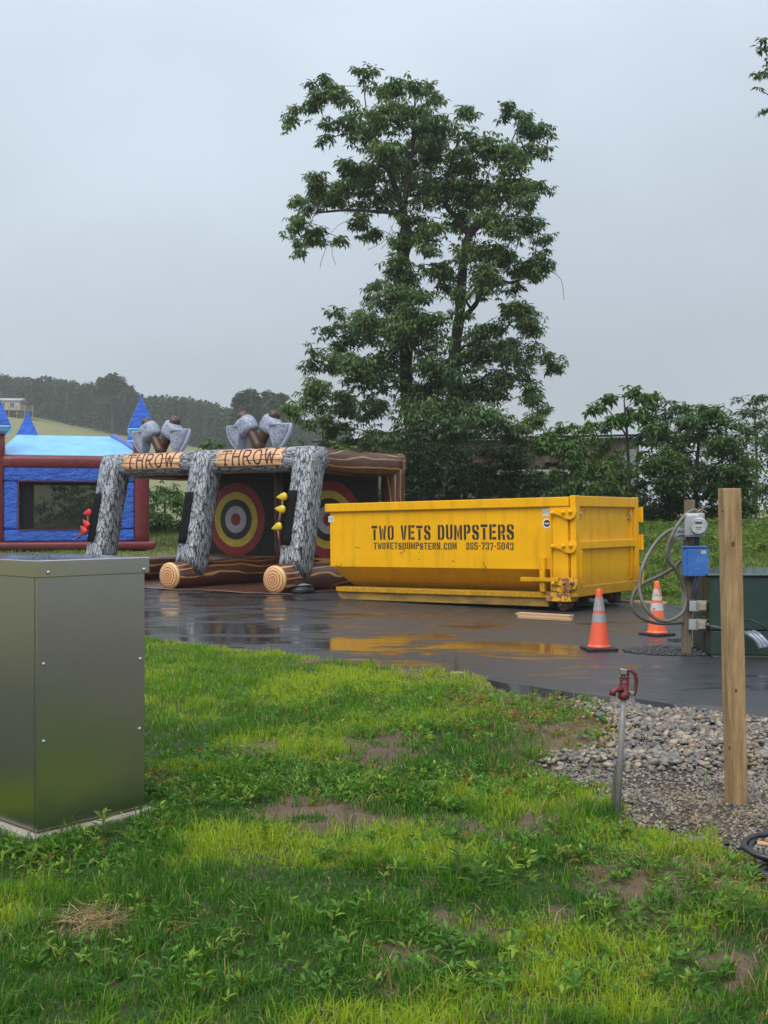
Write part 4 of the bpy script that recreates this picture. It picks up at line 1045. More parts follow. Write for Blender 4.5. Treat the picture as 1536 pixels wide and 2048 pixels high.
# ------------------------------------------------------------------ green transformer
def transformer():
    GREEN = pm('dark_green_enamel', (.012, .034, .026), (.016, .044, .032), 2.5, .5, bmp=.08, bscale=6)
    GTOP = pm('wet_green_top', (.02, .055, .045), (.03, .07, .06), 4, .28, spec=.8, coat=1)
    c = Vector((3.62, 12.2, 0))
    e = empty('pad_transformer', c, -.05, 'dark green pad mounted transformer cabinet behind the bare post', 'transformer')
    W, D, Hh = 1.75, .85, .90
    one('pad', CONC, e, lambda m: m.box(.04, W - .04, .04, D - .04, -.1, .02), bevel=.01)
    one('tank', GREEN, e, lambda m: m.box(0, W, .32, D, .02, Hh), bevel=.012)
    one('door', GREEN, e, lambda m: m.box(.0, W, .0, .315, .3, Hh - .005), bevel=.012)
    one('sill', GREEN, e, lambda m: m.box(.01, W - .01, .012, .31, .02, .293), bevel=.012)
    lid = one('lid', GTOP, e, lambda m: m.rings([[Vector(p) for p in ((-.03, -.03, Hh), (W + .03, -.03, Hh), (W + .03, D + .03, Hh + .03), (-.03, D + .03, Hh + .03))], [Vector(p) for p in ((-.03, -.03, Hh + .025), (W + .03, -.03, Hh + .025), (W + .03, D + .03, Hh + .06), (-.03, D + .03, Hh + .06))]]), bevel=.008)
    for y, z in ((.26, .42), (.26, .34), (.10, .36)):
        one('bolt', STEEL, e, lambda m: m.lathe([(.012, 0), (.012, .01), (.005, .014)], 8, Matrix.Translation((0, y, z)) @ Matrix.Rotation(-PI / 2, 4, 'Y')))
    one('handle', DARK, e, lambda m: m.tube([(.95, -.01, .5), (.95, -.06, .5), (.95, -.06, .62), (.95, -.01, .62)], .012, 8), smooth=True)
    one('seam_bar', GREEN, e, lambda m: m.box(W * .48, W * .48 + .03, -.012, -.0005, .31, Hh - .02), bevel=.003)
transformer()
def ribbed():
    T_ = pm('silver_blue_tube', (.28, .32, .38), (.18, .2, .25), 6, .3, .3)
    for i in range(3):
        P = [px(1488 + 9 * i, 1266 - i, 12.05), px(1500 + 9 * i, 1270, 11.95), px(1514 + 8 * i, 1282, 11.9), px(1522 + 8 * i, 1296 - i, 11.88)]
        o = MB().tube(spline(P, 8), [.026 + .002 * (k % 2) for k in range(25)], 10).build('conduit_sleeve', T_, smooth=True)
        tag(o, 'silver blue bent conduit sleeve hanging on the transformer front', 'conduit', 'silver sleeves on the transformer')
    o = MB().tube(spline([at(1404, 1248, -.1), px(1425, 1252, 12.1), px(1450, 1257, 12.05), px(1475, 1262, 12.0), px(1495, 1264, 12.0)]), .006, 6).build('thin_cable', COND2, smooth=True)
    tag(o, 'thin grey cable running from the outlet box along the transformer', 'cable')
    o = MB().tube(spline([px(1485, 1242, 12.0), px(1500, 1240, 11.95), px(1518, 1248, 11.9), px(1536, 1262, 11.9), px(1560, 1290, 11.9)]), .011, 8).build('black_cable', DARK, smooth=True)
    tag(o, 'black cable arching across the transformer front', 'cable')
    P = gp(1396, 1305)
    o = MB().tube(spline([P + Vector((-.0, 0, .01)), P + Vector((.05, -.03, .03)), P + Vector((.1, 0, .10)), P + Vector((.16, .03, .13))]), .008, 6).build('bent_rod', GALV, smooth=True)
    tag(o, 'thin bent metal rod at the foot of the meter post', 'rod')
ribbed()

# black coiled hose and a bit of timber at the lawn edge
def hoses():
    HOSE = pm('black_hose', (.018, .019, .022), (.035, .036, .04), 8, .4)
    p = gp(1545, 1745, -.03)
    e = empty('coiled_hose', (p.x, p.y, -.02), label='black corrugated hose lying coiled on the gravel edge', cat='hose')
    def coil(m, r0, r1, z0, cx, cy, tilt, n=44, turns=1.6):
        P = []
        for i in range(n + 1):
            a = 2 * PI * turns * i / n + 2.4; r = r0 + (r1 - r0) * i / n
            P.append((cx + r * math.cos(a), cy + r * .62 * math.sin(a), z0 + tilt * math.sin(a) + .02 * i / n))
        m.tube(P, [.013 + .0012 * (k % 2) for k in range(n + 1)], 10)
    one('upper_loop', HOSE, e, lambda m: coil(m, .15, .19, .085, .06, .02, .03), smooth=True)
    one('lower_loop', HOSE, e, lambda m: coil(m, .13, .17, .02, .05, -.10, .005), smooth=True)
    one('loose_end', HOSE, e, lambda m: m.tube(spline([(-.10, -.10, .02), (-.16, -.06, .012), (-.22, -.07, .01), (-.25, -.05, .01)]), .006, 6), smooth=True)
    q = gp(1530, 1700, -.03)
    b = MB().box(-.07, .07, -.025, .025, 0, .03).build('wood_offcut', pm('orange_pine', (.55, .30, .12), None, 6, .6, stretch=(1, 9, 9)), bevel=.003); b.location = (q.x + .03, q.y, -.03); b.rotation_euler = (0, .1, -.2)
    tag(b, 'short orange pine offcut lying by the black hose', 'wood')
    q = gp(915, 1346); b = MB().lathe([(.09, 0), (.11, .02), (.06, .045), (.01, .05)], 9).build('pale_stone', CONC, smooth=False); b.location = (q.x, q.y + .03, -.03); b.scale = (1, .6, .8)
    tag(b, 'flat pale stone where the lawn meets the asphalt', 'stone')
hoses()

# ------------------------------------------------------------------ old barn behind the trees
def barn():
    P0 = Vector((10.35, 46, 1.1)); P1 = Vector((-2.9, 50, 1.1)); d = (P1 - P0); L = d.length
    e = empty('old_barn', P0, math.atan2(d.y, d.x), 'weathered plank barn with dark low roof behind the trees', 'barn')
    # local x along the front, local +y towards the camera
    woods = [pm('barn_plank_%s' % n, c, tuple(q * .6 for q in c), 5, .85, stretch=(4, 4, .4)) for n, c in (('brown', (.10, .07, .045)), ('grey', (.125, .115, .10)), ('red', (.09, .052, .036)), ('tan', (.14, .11, .07)))]
    r2 = random.Random(9); x = 0
    while x < L:
        w = r2.uniform(.16, .24); hgt = r2.uniform(1.0, 1.3)
        box('plank', r2.choice(woods), e, x, x + w - .012, -.02 + r2.uniform(0, .015), .02, 3.82 - hgt, 3.82)
        x += w
    one('roof', pm('dark_tin_roof', (.04, .042, .042), (.025, .026, .026), 4, .95, spec=.05), e, lambda m: m.rings([[Vector(p) for p in ((-.25, .35, 3.84), (L + .3, .35, 3.84), (L + .3, -5, 4.2), (-.25, -5, 4.2))], [Vector(p) for p in ((-.25, .35, 3.91), (L + .3, .35, 3.91), (L + .3, -5, 4.27), (-.25, -5, 4.27))]]))
    one('rear_wall', woods[1], e, lambda m: m.box(0, L, -4.9, -4.8, -.5, 4.1))
    one('end_wall', woods[0], e, lambda m: (m.box(0, .08, -4.8, -.03, -.5, 3.85), m.box(L - .08, L, -4.8, -.03, -.5, 3.85)))
    for xx in (.1, 2.6, 5.2, 8, 11, L - .1): box('pole', woods[1], e, xx - .08, xx + .08, -.2, -.04, -.6, 3.8)
    box('rail_board', pm('whitewashed_board', (.45, .46, .45), (.3, .3, .29), 4, .8), e, 1.9, 6.2, .03, .06, 2.28, 2.5)
    box('tin_sheet', pm('grey_tin', (.30, .33, .36), (.22, .24, .26), 3, .45, .3), e, .75, 2.1, .03, .05, .9, 2.0)
    box('tin_sheet', pm('dull_tin', (.25, .28, .29), (.2, .22, .23), 3, .45, .3), e, -.2, .3, .03, .05, 1.7, 3.3)
    box('lower_rail', woods[1], e, 2.3, L - .5, .0, .04, 1.3, 1.5)
barn()

# ------------------------------------------------------------------ far house on the hill
def far_house():
    p = px(-6, 835, 312); z = float(H(p.x, p.y))
    e = empty('hill_house', (p.x - 3, p.y, z), .05, 'pale low mobile home with a timber deck on the meadow hill', 'house')
    SID = pm('pale_siding', (.42, .39, .37), (.36, .33, .31), 3, .7); TIM = pm('deck_timber', (.25, .19, .13), None, 4, .8); GLS = pm('dark_glass', (.05, .06, .07), None, 3, .15)
    one('wall', SID, e, lambda m: m.box(-8, 9.3, 0, 7, .9, 3.9))
    one('roof', pm('pale_metal_roof', (.40, .41, .42), None, 3, .4), e, lambda m: m.rings([[Vector(p_) for p_ in ((x, -.5, 3.9), (x, 3.5, 4.9), (x, 7.5, 3.9))] for x in (-8.4, 9.8)]))
    one('gable', SID, e, lambda m: m.rings([[Vector(p_) for p_ in ((x, -2.6, 3.95), (x + 1.6, -2.6, 5.1), (x + 3.2, -2.6, 3.95))] and [Vector((x, yy, 3.95)), Vector((x + 1.8, yy, 5.2)), Vector((x + 3.6, yy, 3.95))] for x, yy in ((.2, -1.6), (.2, 2.5))]))
    for x in (-5, -2, 1.2, 4.5, 7.2):
        w = box('window', GLS, e, x - .55, x + .55, -.06, -.01, 2.0, 3.2)
        one('frame', SID, w, lambda m: (m.box(x - .65, x + .65, -.09, -.061, 3.2, 3.3), m.box(x - .65, x + .65, -.09, -.061, 1.9, 2.0), m.box(x - .04, x + .04, -.09, -.061, 2.0, 3.2)))
    dk = box('deck', TIM, e, -8, 14.2, -4, -.1, .75, .95)
    for x in np.arange(-8, 14.3, 2.2):
        box('deck_post', TIM, e, x - .1, x + .1, -4.0, -3.8, -3, 2.0)
    for zz in (1.3, 1.6, 1.95): box('deck_rail', TIM, e, -8, 14.2, -3.99, -3.9, zz, zz + .1)
    for x in (2.2, 5.0): box('flag_pole', TIM, e, x + .3, x + .42, -4.1, -4.0, .0, 5.6)
far_house()
#PART4
# ------------------------------------------------------------------ foliage tools
def leaf_quads(P, D, S, L, W, cup=.18):
    """P base, D unit direction, S unit side; returns verts (n*4,3)"""
    N = np.cross(S, D)
    L = L[:, None]; W = W[:, None]
    V = np.empty((len(P), 4, 3))
    V[:, 0] = P
    V[:, 1] = P + D * L * .45 + S * W * .5 + N * W * cup
    V[:, 2] = P + D * L - np.array([0, 0, 1]) * L * .12
    V[:, 3] = P + D * L * .45 - S * W * .5 + N * W * cup
    return V.reshape(-1, 3)
def unit(a): return a / (np.linalg.norm(a, axis=-1, keepdims=True) + 1e-9)
def clusters_to_leaves(C, k, L, W, droop, rg, cols, tone):
    """C (n,3) cluster centres -> verts, colours"""
    n = len(C); a = rg.uniform(0, 2 * PI, (n, 1)) + np.arange(k)[None] * (2 * PI / k) + rg.normal(0, .35, (n, k))
    th = rg.normal(droop, .35, (n, k))
    D = np.stack([np.cos(a) * np.cos(th), np.sin(a) * np.cos(th), -np.sin(th)], -1).reshape(-1, 3)
    up = unit(np.array([0, 0, 1.0]) + rg.normal(0, .35, D.shape)); S = unit(np.cross(D, up))
    P = np.repeat(C, k, 0) + D * L * .12
    Ls = L * rg.uniform(.65, 1.25, len(P)); Ws = W * rg.uniform(.75, 1.25, len(P))
    V = leaf_quads(P, D, S, Ls, Ws)
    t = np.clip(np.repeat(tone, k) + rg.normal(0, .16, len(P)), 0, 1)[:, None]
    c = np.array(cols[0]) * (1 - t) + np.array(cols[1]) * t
    if len(cols) > 2:
        m = (rg.uniform(0, 1, len(P)) < .05)[:, None]; c = np.where(m, np.array(cols[2]), c)
    return V, np.repeat(c, 4, 0)

BARKT = pm('tree_bark', (.055, .045, .036), (.03, .026, .022), 9, .9, stretch=(1, 1, .3), bmp=.8, bscale=14)
BARKP = pm('pale_twig', (.20, .18, .155), (.13, .115, .10), 9, .9)
DEF = ((.030, .065, .024), (.085, .145, .045), (.16, .16, .055))
def make_tree(name, label, cat, Y, trunks, clumps, dsp=1.5, per=60, leaf=(.17, .065), k=6, droop=.55, cols=DEF, seed=1, group=None, trunk_mat=None, sub=7, base_z=None, twig=True, br=.05, sgf=.27):
    rg = np.random.default_rng(seed); r2 = random.Random(seed)
    x0, y0, dy0, r0 = trunks[0][0]
    b = px(x0, y0, Y + dy0)
    b.z = float(H(b.x, b.y)) if base_z is None else base_z
    e = empty(name, b, label=label, cat=cat, group=group)
    tm = MB(); nodesP = []
    for t in trunks:
        P = [px(x, y, Y + dy) - b for x, y, dy, r in t]
        if t is trunks[0]: P[0] = Vector((P[0].x, P[0].y, -.3))
        Rr = [r for *_, r in t]
        Q = spline(P, 6); Rq = np.interp(np.linspace(0, len(P) - 1, len(Q)), range(len(P)), Rr)
        tm.tube(Q, [r * (1 + .10 * math.sin(i * 2.1)) for i, r in enumerate(Rq)], 9)
        nodesP += [(q, r) for q, r in zip(Q, Rq)]
    CC = []; tones = []
    s = Y / F
    cl = []
    for c in clumps:
        cx, cy, rx, ry = c[:4]
        dy = c[4] if len(c) > 4 else r2.uniform(-1, 1) * dsp
        cl.append((px(cx, cy, Y + dy) - b, rx * s, ry * s))
    cl.sort(key=lambda q: min((q[0] - n[0]).length for n in nodesP))
    for c, rx, rz in cl:
        # branch from the best node below
        best = min(nodesP, key=lambda n: (n[0] - c).length + max(0, n[0].z - c.z + .2) * 1.2)
        p0, rr = best; d = c - p0
        if d.length > .15:
            mid = p0 + d * .5 + Vector((r2.uniform(-.1, .1), r2.uniform(-.1, .1), .12)) * d.length
            Q = spline([p0, mid, c], 5); ra = min(rr * .6, br + .012 * d.length); 
            Rq = np.linspace(ra, max(.010, ra * .3), len(Q)); tm.tube(Q, list(Rq), 6, cap=False)
            nodesP += list(zip(Q[2:], Rq[2:]))
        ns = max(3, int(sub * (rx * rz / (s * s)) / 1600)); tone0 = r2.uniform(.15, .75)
        n = int(PI * rx * rz / (s * s) / per)
        u = unit(rg.normal(0, 1, (ns, 3))) * (rg.uniform(.25, 1, (ns, 1)) ** .5)
        subs = np.array(c) + u * np.array([rx, (rx + rz) / 2, rz])
        if twig:
            for q in subs:
                tm.tube([c, (c + Vector(q)) * .5 + Vector((0, 0, .05)), Vector(q)], [.012, .009, .005], 4, cap=False)
        w = rg.integers(0, ns, n)
        sg = sgf * min(rx, rz) + .035
        C = subs[w] + rg.normal(0, 1, (n, 3)) * np.array([sg * 1.15, sg, sg * .75])
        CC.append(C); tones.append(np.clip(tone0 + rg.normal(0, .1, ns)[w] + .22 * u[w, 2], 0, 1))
    tr = tm.build('trunk', trunk_mat or BARKT, e, smooth=True)
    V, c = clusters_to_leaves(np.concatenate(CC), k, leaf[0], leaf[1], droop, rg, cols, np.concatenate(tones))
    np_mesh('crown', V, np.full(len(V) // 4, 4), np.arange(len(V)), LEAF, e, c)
    return e

# ------------------------------------------------------------------ the tall twin-stemmed tree
TRUNKA = [(832, 1000, 0, .30), (826, 880, 0, .24), (812, 770, 0, .22), (812, 680, 0, .20), (800, 590, 0, .22), (803, 530, 0, .24), (812, 470, 0, .20), (806, 425, 0, .15), (796, 390, 0, .11), (760, 300, .3, .07), (735, 240, .3, .04)]
TRUNKA2 = [(806, 425, 0, .12), (812, 380, -.3, .09), (825, 300, -.4, .06), (830, 200, -.4, .03)]
TRUNKA3 = [(803, 425, 0, .08), (760, 424, .5, .06), (700, 420, .6, .05), (640, 425, .6, .03)]
TRUNKB = [(905, 1000, 1.0, .28), (908, 800, .8, .22), (909, 711, .6, .20), (920, 620, .5, .17), (927, 520, .5, .15), (940, 468, .4, .14), (980, 430, .4, .10), (1001, 364, .3, .08), (1020, 290, .3, .04)]
TRUNKB2 = [(938, 470, .4, .11), (915, 435, .2, .09), (892, 408, .0, .08), (900, 340, -.2, .05), (920, 270, -.2, .03)]
TRUNKB3 = [(910, 650, .6, .10), (935, 628, .3, .09), (956, 600, .1, .08), (957, 572, .0, .07), (990, 560, -.1, .06), (1025, 565, -.2, .05), (1070, 545, -.2, .03)]
MAIN = [(590, 232, 20, 16), (577, 256, 9, 7), (640, 158, 26, 15), (652, 205, 34, 24), (690, 172, 28, 24), (728, 155, 19, 24), (690, 240, 44, 30), (648, 282, 16, 14), (730, 262, 40, 30),
        (790, 190, 40, 26), (838, 166, 38, 16), (868, 180, 18, 20), (800, 240, 55, 42), (852, 238, 40, 38), (760, 320, 60, 36), (822, 316, 62, 48), (880, 292, 34, 44), (740, 360, 40, 26),
        (925, 232, 32, 18), (950, 272, 40, 34), (1012, 216, 22, 18), (1040, 238, 26, 20), (1090, 252, 16, 14), (1100, 268, 8, 7), (1055, 278, 26, 20), (1000, 312, 44, 34), (1055, 308, 34, 26), (1088, 306, 20, 14), (930, 336, 44, 36),
        (592, 398, 18, 12), (645, 360, 32, 24), (690, 345, 34, 26), (636, 402, 44, 26), (700, 394, 50, 30), (622, 446, 36, 24), (605, 505, 12, 14), (600, 478, 14, 14), (660, 468, 46, 20), (742, 462, 30, 13), (760, 400, 44, 26), (835, 390, 56, 40), (720, 440, 30, 16),
        (905, 378, 60, 44), (980, 376, 60, 44), (1050, 362, 44, 34), (1082, 372, 16, 14), (945, 440, 50, 34), (1012, 442, 52, 36), (1060, 428, 34, 28), (1085, 446, 8, 7),
        (872, 482, 36, 30), (850, 440, 24, 24), (965, 512, 60, 34), (1022, 524, 44, 24), (1092, 488, 20, 22), (1088, 528, 40, 24), (1048, 556, 50, 22), (985, 565, 50, 30), (900, 560, 26, 36), (870, 530, 26, 24), (925, 600, 26, 30),
        (800, 480, 18, 34), (795, 540, 26, 38), (812, 450, 16, 26, -.35), (806, 500, 18, 24, -.35), (800, 545, 22, 26, -.4), (796, 590, 26, 26, -.4), (806, 640, 26, 30, -.4), (810, 700, 28, 34, -.4), (905, 740, 26, 34, .3), (790, 596, 40, 40), (752, 582, 24, 22), (838, 604, 30, 34), (860, 640, 36, 30),
        (705, 636, 44, 22), (668, 672, 44, 26), (742, 660, 50, 38), (806, 672, 46, 48), (650, 722, 36, 30), (705, 734, 54, 32), (775, 752, 56, 42), (628, 786, 40, 28), (588, 822, 22, 26), (662, 800, 56, 30), (724, 816, 54, 32), (636, 848, 44, 18), (690, 862, 50, 20),
        (1045, 612, 34, 22), (1002, 640, 34, 30), (1062, 652, 38, 28), (1030, 702, 54, 32), (1088, 722, 30, 22), (1112, 736, 10, 10), (980, 722, 52, 40), (1005, 772, 60, 32), (1064, 790, 40, 22), (1082, 826, 22, 14), (940, 690, 30, 34), (880, 720, 40, 40),
        (852, 772, 60, 42), (922, 784, 62, 42), (880, 832, 80, 42), (960, 842, 70, 34), (1032, 848, 54, 22), (806, 848, 60, 42), (752, 872, 46, 24), (860, 880, 70, 30)]
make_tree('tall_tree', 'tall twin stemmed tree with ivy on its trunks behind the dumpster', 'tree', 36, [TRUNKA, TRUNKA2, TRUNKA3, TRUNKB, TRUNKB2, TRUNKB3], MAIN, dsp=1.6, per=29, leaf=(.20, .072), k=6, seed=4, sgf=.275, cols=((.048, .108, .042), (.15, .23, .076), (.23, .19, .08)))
# dead pale branches inside the tall tree
def dead():
    p0 = px(822, 700, 35.2)
    e = empty('dead_branch', p0, label='pale dead leafless branch caught against the ivy covered trunk', cat='branch')
    T = lambda L_: [px(x, y, 35.0) - p0 for x, y in L_]
    one('limb', BARKP, e, lambda m: m.tube(spline(T([(822, 702), (812, 668), (800, 655), (785, 645)])), [.035] * 11 + [.03] * 10 + [.015] * 10, 6), smooth=True)
    for P in ([(800, 655), (770, 660), (745, 652)], [(806, 662), (826, 640), (832, 622)], [(800, 655), (795, 630), (785, 612)], [(812, 668), (850, 670), (880, 676), (900, 662)], [(815, 680), (790, 700), (770, 720)], [(792, 630), (804, 618), (820, 612)]):
        one('twig', BARKP, e, lambda m: m.tube(spline(T(P)), .018, 5), smooth=True)
    for P in ([(668, 470), (664, 505), (672, 530)], [(660, 480), (645, 515), (640, 535)], [(790, 440), (770, 480), (735, 500)], [(1100, 540), (1122, 560), (1128, 600)], [(780, 450), (785, 470), (762, 498)]):
        one('twig', BARKP, e, lambda m: m.tube(spline(T(P)), .011, 4), smooth=True)
dead()

UND = [(838, 905, 44, 30), (900, 915, 60, 34), (975, 915, 64, 34), (1040, 935, 50, 34), (830, 955, 40, 36), (900, 965, 70, 40), (985, 972, 76, 40), (1065, 985, 40, 36), (850, 1010, 60, 30), (960, 1020, 90, 30), (800, 930, 20, 40)]
make_tree('dark_shrub', 'dense dark evergreen thicket at the foot of the tall tree', 'shrub', 33.2, [[(930, 1050, 0, .10), (930, 980, 0, .08), (925, 920, 0, .05)]], UND, dsp=.9, per=26, leaf=(.16, .06), k=6, droop=.3, seed=8, cols=((.014, .03, .013), (.04, .072, .026)))
make_tree('vine_shrub', 'leafy mid green shrub in front of the barn planks', 'shrub', 34.5, [[(1150, 1040, 0, .07), (1145, 960, 0, .05), (1150, 880, 0, .02)]],
          [(1060, 896, 40, 24), (1020, 880, 30, 16), (1085, 885, 30, 18), (700, 895, 40, 14), (1200, 885, 26, 16), (1232, 905, 24, 18), (1112, 905, 34, 26), (1128, 872, 26, 18), (1160, 865, 26, 16), (1185, 850, 22, 12), (1120, 945, 46, 30), (1178, 905, 22, 18), (1160, 960, 46, 26), (1110, 985, 50, 26), (1180, 990, 50, 24), (1100, 860, 20, 18), (1150, 925, 30, 22)], dsp=.6, per=40, leaf=(.2, .085), k=5, seed=12, cols=((.04, .095, .026), (.11, .20, .05)))
make_tree('young_tree', 'slender young tree with big bright leaves rising above the barn roof', 'tree', 32.6, [[(1262, 1040, 0, .06), (1258, 960, 0, .05), (1254, 870, 0, .04), (1248, 800, 0, .02)], [(1256, 880, 0, .03), (1240, 850, 0, .025), (1215, 818, 0, .015)], [(1258, 960, 0, .03), (1245, 930, -.1, .025), (1225, 890, -.1, .015)]],
          [(1252, 790, 40, 18), (1288, 800, 16, 22), (1212, 816, 28, 12), (1228, 842, 36, 16), (1270, 838, 30, 22), (1285, 866, 22, 18), (1205, 850, 18, 8), (1240, 945, 46, 24), (1258, 975, 34, 22), (1225, 985, 40, 22), (1290, 925, 20, 20)], dsp=.5, per=48, leaf=(.22, .11), k=5, seed=15, cols=((.035, .09, .022), (.11, .20, .045)))
make_tree('yellow_green_bush', 'small yellow green bush behind the dumpster top', 'shrub', 31.6, [[(1205, 1030, 0, .04), (1205, 960, 0, .02)]], [(1200, 930, 20, 12), (1210, 955, 16, 10), (1185, 975, 26, 14), (1222, 970, 20, 12)], dsp=.3, per=48, leaf=(.2, .09), k=5, seed=19, cols=((.05, .09, .02), (.11, .16, .035)))
make_tree('broad_bush', 'broad dark green bush beyond the bank behind the meter post', 'shrub', 33, [[(1390, 1070, 0, .09), (1392, 960, 0, .07), (1400, 860, 0, .03)], [(1392, 980, 0, .06), (1340, 900, 0, .03)], [(1392, 980, 0, .06), (1460, 900, 0, .03)]],
          [(1335, 868, 36, 30), (1400, 850, 46, 30), (1452, 872, 40, 34), (1385, 905, 70, 40), (1460, 930, 50, 40), (1330, 940, 46, 44), (1400, 975, 84, 44), (1488, 985, 40, 40), (1312, 1000, 36, 36), (1438, 826, 20, 14), (1362, 826, 26, 16), (1404, 812, 10, 14), (1385, 1030, 80, 26), (1470, 1030, 50, 26), (1310, 1040, 34, 20)], dsp=1.3, per=19, leaf=(.17, .065), k=6, seed=22, droop=.3, cols=((.038, .082, .03), (.11, .20, .058), (.19, .20, .07)))
make_tree('pinnate_sapling', 'thin pale sapling with feathery fronds beyond the broad bush', 'tree', 44, [[(1512, 1000, 0, .06), (1513, 900, 0, .05), (1508, 820, 0, .03)]],
          [(1500, 800, 26, 10), (1515, 822, 26, 8), (1490, 830, 22, 8), (1522, 850, 22, 10), (1498, 858, 22, 10), (1512, 880, 26, 10)], dsp=.4, per=46, leaf=(.30, .07), k=6, droop=.2, seed=24, cols=((.03, .06, .025), (.08, .12, .05)))
make_tree('pinnate_sapling', 'thin sapling with feathery fronds between the young tree and the broad bush', 'tree', 36, [[(1340, 1020, 0, .05), (1335, 900, 0, .04), (1330, 815, 0, .02)]],
          [(1326, 814, 22, 8), (1345, 830, 22, 8), (1312, 836, 24, 8), (1335, 850, 26, 10), (1318, 880, 26, 14)], dsp=.4, per=46, leaf=(.28, .07), k=6, droop=.2, seed=25, cols=((.025, .055, .02), (.07, .12, .04)))
make_tree('edge_tree', 'leafy tree whose branch comes in beside the feathery sapling', 'tree', 38, [[(1590, 1040, 0, .14), (1580, 900, 0, .1), (1570, 800, 0, .06)]],
          [(1528, 790, 14, 12), (1530, 825, 12, 14), (1560, 790, 30, 26), (1570, 850, 40, 40), (1535, 870, 10, 14), (1590, 920, 60, 60), (1535, 985, 30, 30), (1545, 1035, 40, 26)], dsp=.6, per=44, leaf=(.2, .08), k=5, seed=28)
make_tree('overhanging_tree', 'near tree whose leafy branch tips hang high against the sky', 'tree', 20, [[(1840, 1160, 2.0, .25), (1830, 700, 2.0, .2), (1800, 300, 1.5, .14), (1760, 60, 1, .08)], [(1810, 420, 1.6, .1), (1700, 230, .6, .06), (1600, 160, .2, .03), (1545, 150, 0, .012)], [(1800, 300, 1.5, .08), (1680, 150, .6, .05), (1580, 100, .1, .02), (1530, 95, 0, .01)]],
          [(1530, 84, 16, 8), (1526, 100, 8, 5), (1532, 122, 6, 4), (1522, 150, 14, 8), (1545, 140, 14, 10), (1526, 184, 6, 5), (1548, 205, 12, 10), (1570, 90, 26, 20), (1600, 150, 40, 30), (1650, 220, 50, 40), (1700, 120, 70, 50), (1780, 40, 90, 60), (1800, 200, 90, 60), (1880, 330, 80, 60), (1740, 340, 60, 40), (1890, 120, 80, 60)], dsp=.7, per=70, leaf=(.13, .05), k=6, seed=31)
# saplings and bushes behind the inflatables
make_tree('bright_sapling', 'bright green sapling poking up between the two pairs of inflated axes', 'shrub', 31.5, [[(415, 1070, 0, .04), (418, 960, 0, .03), (420, 890, 0, .015)]],
          [(420, 884, 14, 8), (405, 892, 14, 8), (438, 893, 10, 7), (420, 905, 22, 10), (425, 940, 28, 20), (395, 905, 8, 6)], dsp=.2, per=36, leaf=(.15, .06), k=5, seed=35, cols=((.06, .13, .025), (.12, .22, .05)))
for i, (cx, cy, Yd, lab) in enumerate(((330, 1000, 40, 'green bush on the bank seen between the bark legs'), (150, 1010, 44, 'dark bush seen through the bounce house netting'), (230, 990, 42, 'tall bush behind the red column of the bounce house'), (700, 960, 38.5, 'bush on the bank behind the brown inflatable corner'), (600, 930, 40, 'bush behind the back of the axe game'))):
    make_tree('bank_bush', lab, 'shrub', Yd, [[(cx, cy + 70, 0, .06), (cx, cy, 0, .03)]], [(cx + a, cy + b_, 38, 28) for a, b_ in ((-40, 20), (0, -22), (40, 12), (-10, 30), (35, 42), (-45, 50))], dsp=.8, per=40, leaf=(.2, .08), k=5, seed=40 + i, cols=((.03, .075, .022), (.085, .16, .042)))

# ------------------------------------------------------------------ far wood and single far trees
def wood():
    rg = np.random.default_rng(3); VV = []; CCo = []
    tops = [(-120, 742), (0, 752), (60, 760), (110, 756), (160, 766), (225, 775), (290, 792), (360, 796), (420, 806), (470, 822), (560, 836), (700, 850)]
    bases = [(-120, 800), (0, 812), (75, 838), (150, 850), (245, 868), (350, 880), (470, 892), (700, 905)]
    n = 250
    for i in range(n):
        x = -110 + 800 * (i + rg.uniform(0, 1)) / n; row = i % 3
        Y0 = np.interp(x, [-110, 75, 245, 470, 700], [350, 322, 306, 292, 285]) + row * 7 + rg.uniform(-3, 3)
        zt = CAMZ - (np.interp(x, *zip(*tops)) + rg.uniform(-7, 8) - HZ) / F * Y0
        X = (x - 768) / F * Y0; zb = float(H(X, Y0)) 
        h = max(zt - zb, 5.0); r = rg.uniform(1.8, 3.0); con = rg.uniform() < .65
        m = 240; t = rg.uniform(0.02, 1, m) ** .85; a = rg.uniform(0, 2 * PI, m)
        rad = r * ((1 - t) ** .7 + .06 if con else np.sqrt(np.clip(1 - (2 * t - 1) ** 2, 0, 1)) * .9 + .1) * np.sqrt(rg.uniform(.3, 1, m))
        P = np.stack([X + rad * np.cos(a), Y0 + rad * np.sin(a), zb + t * h * .96], -1)
        D = unit(np.stack([np.cos(a), np.sin(a), rg.normal(-.15 if con else .3, .5, m)], -1)); S = unit(np.cross(D, rg.normal(0, 1, (m, 3))))
        VV.append(leaf_quads(P, D, S, rg.uniform(.7, 1.5, m), rg.uniform(.4, .9, m)))
        c = np.array((.018, .040, .017)) * rg.uniform(.7, 1.5) + np.array((.012, .016, .004)) * rg.uniform(0, 1.6)
        CCo.append(np.repeat(c[None] * rg.uniform(.7, 1.35, (m, 1)), 4, 0))
    V = np.concatenate(VV); o = np_mesh('far_wood', V, np.full(len(V) // 4, 4), np.arange(len(V)), LEAF, None, np.concatenate(CCo))
    tag(o, 'far hazy wood of dark pines along the meadow hill', 'wood', kind='stuff')
wood()
FARC = ((.022, .045, .02), (.05, .08, .03))
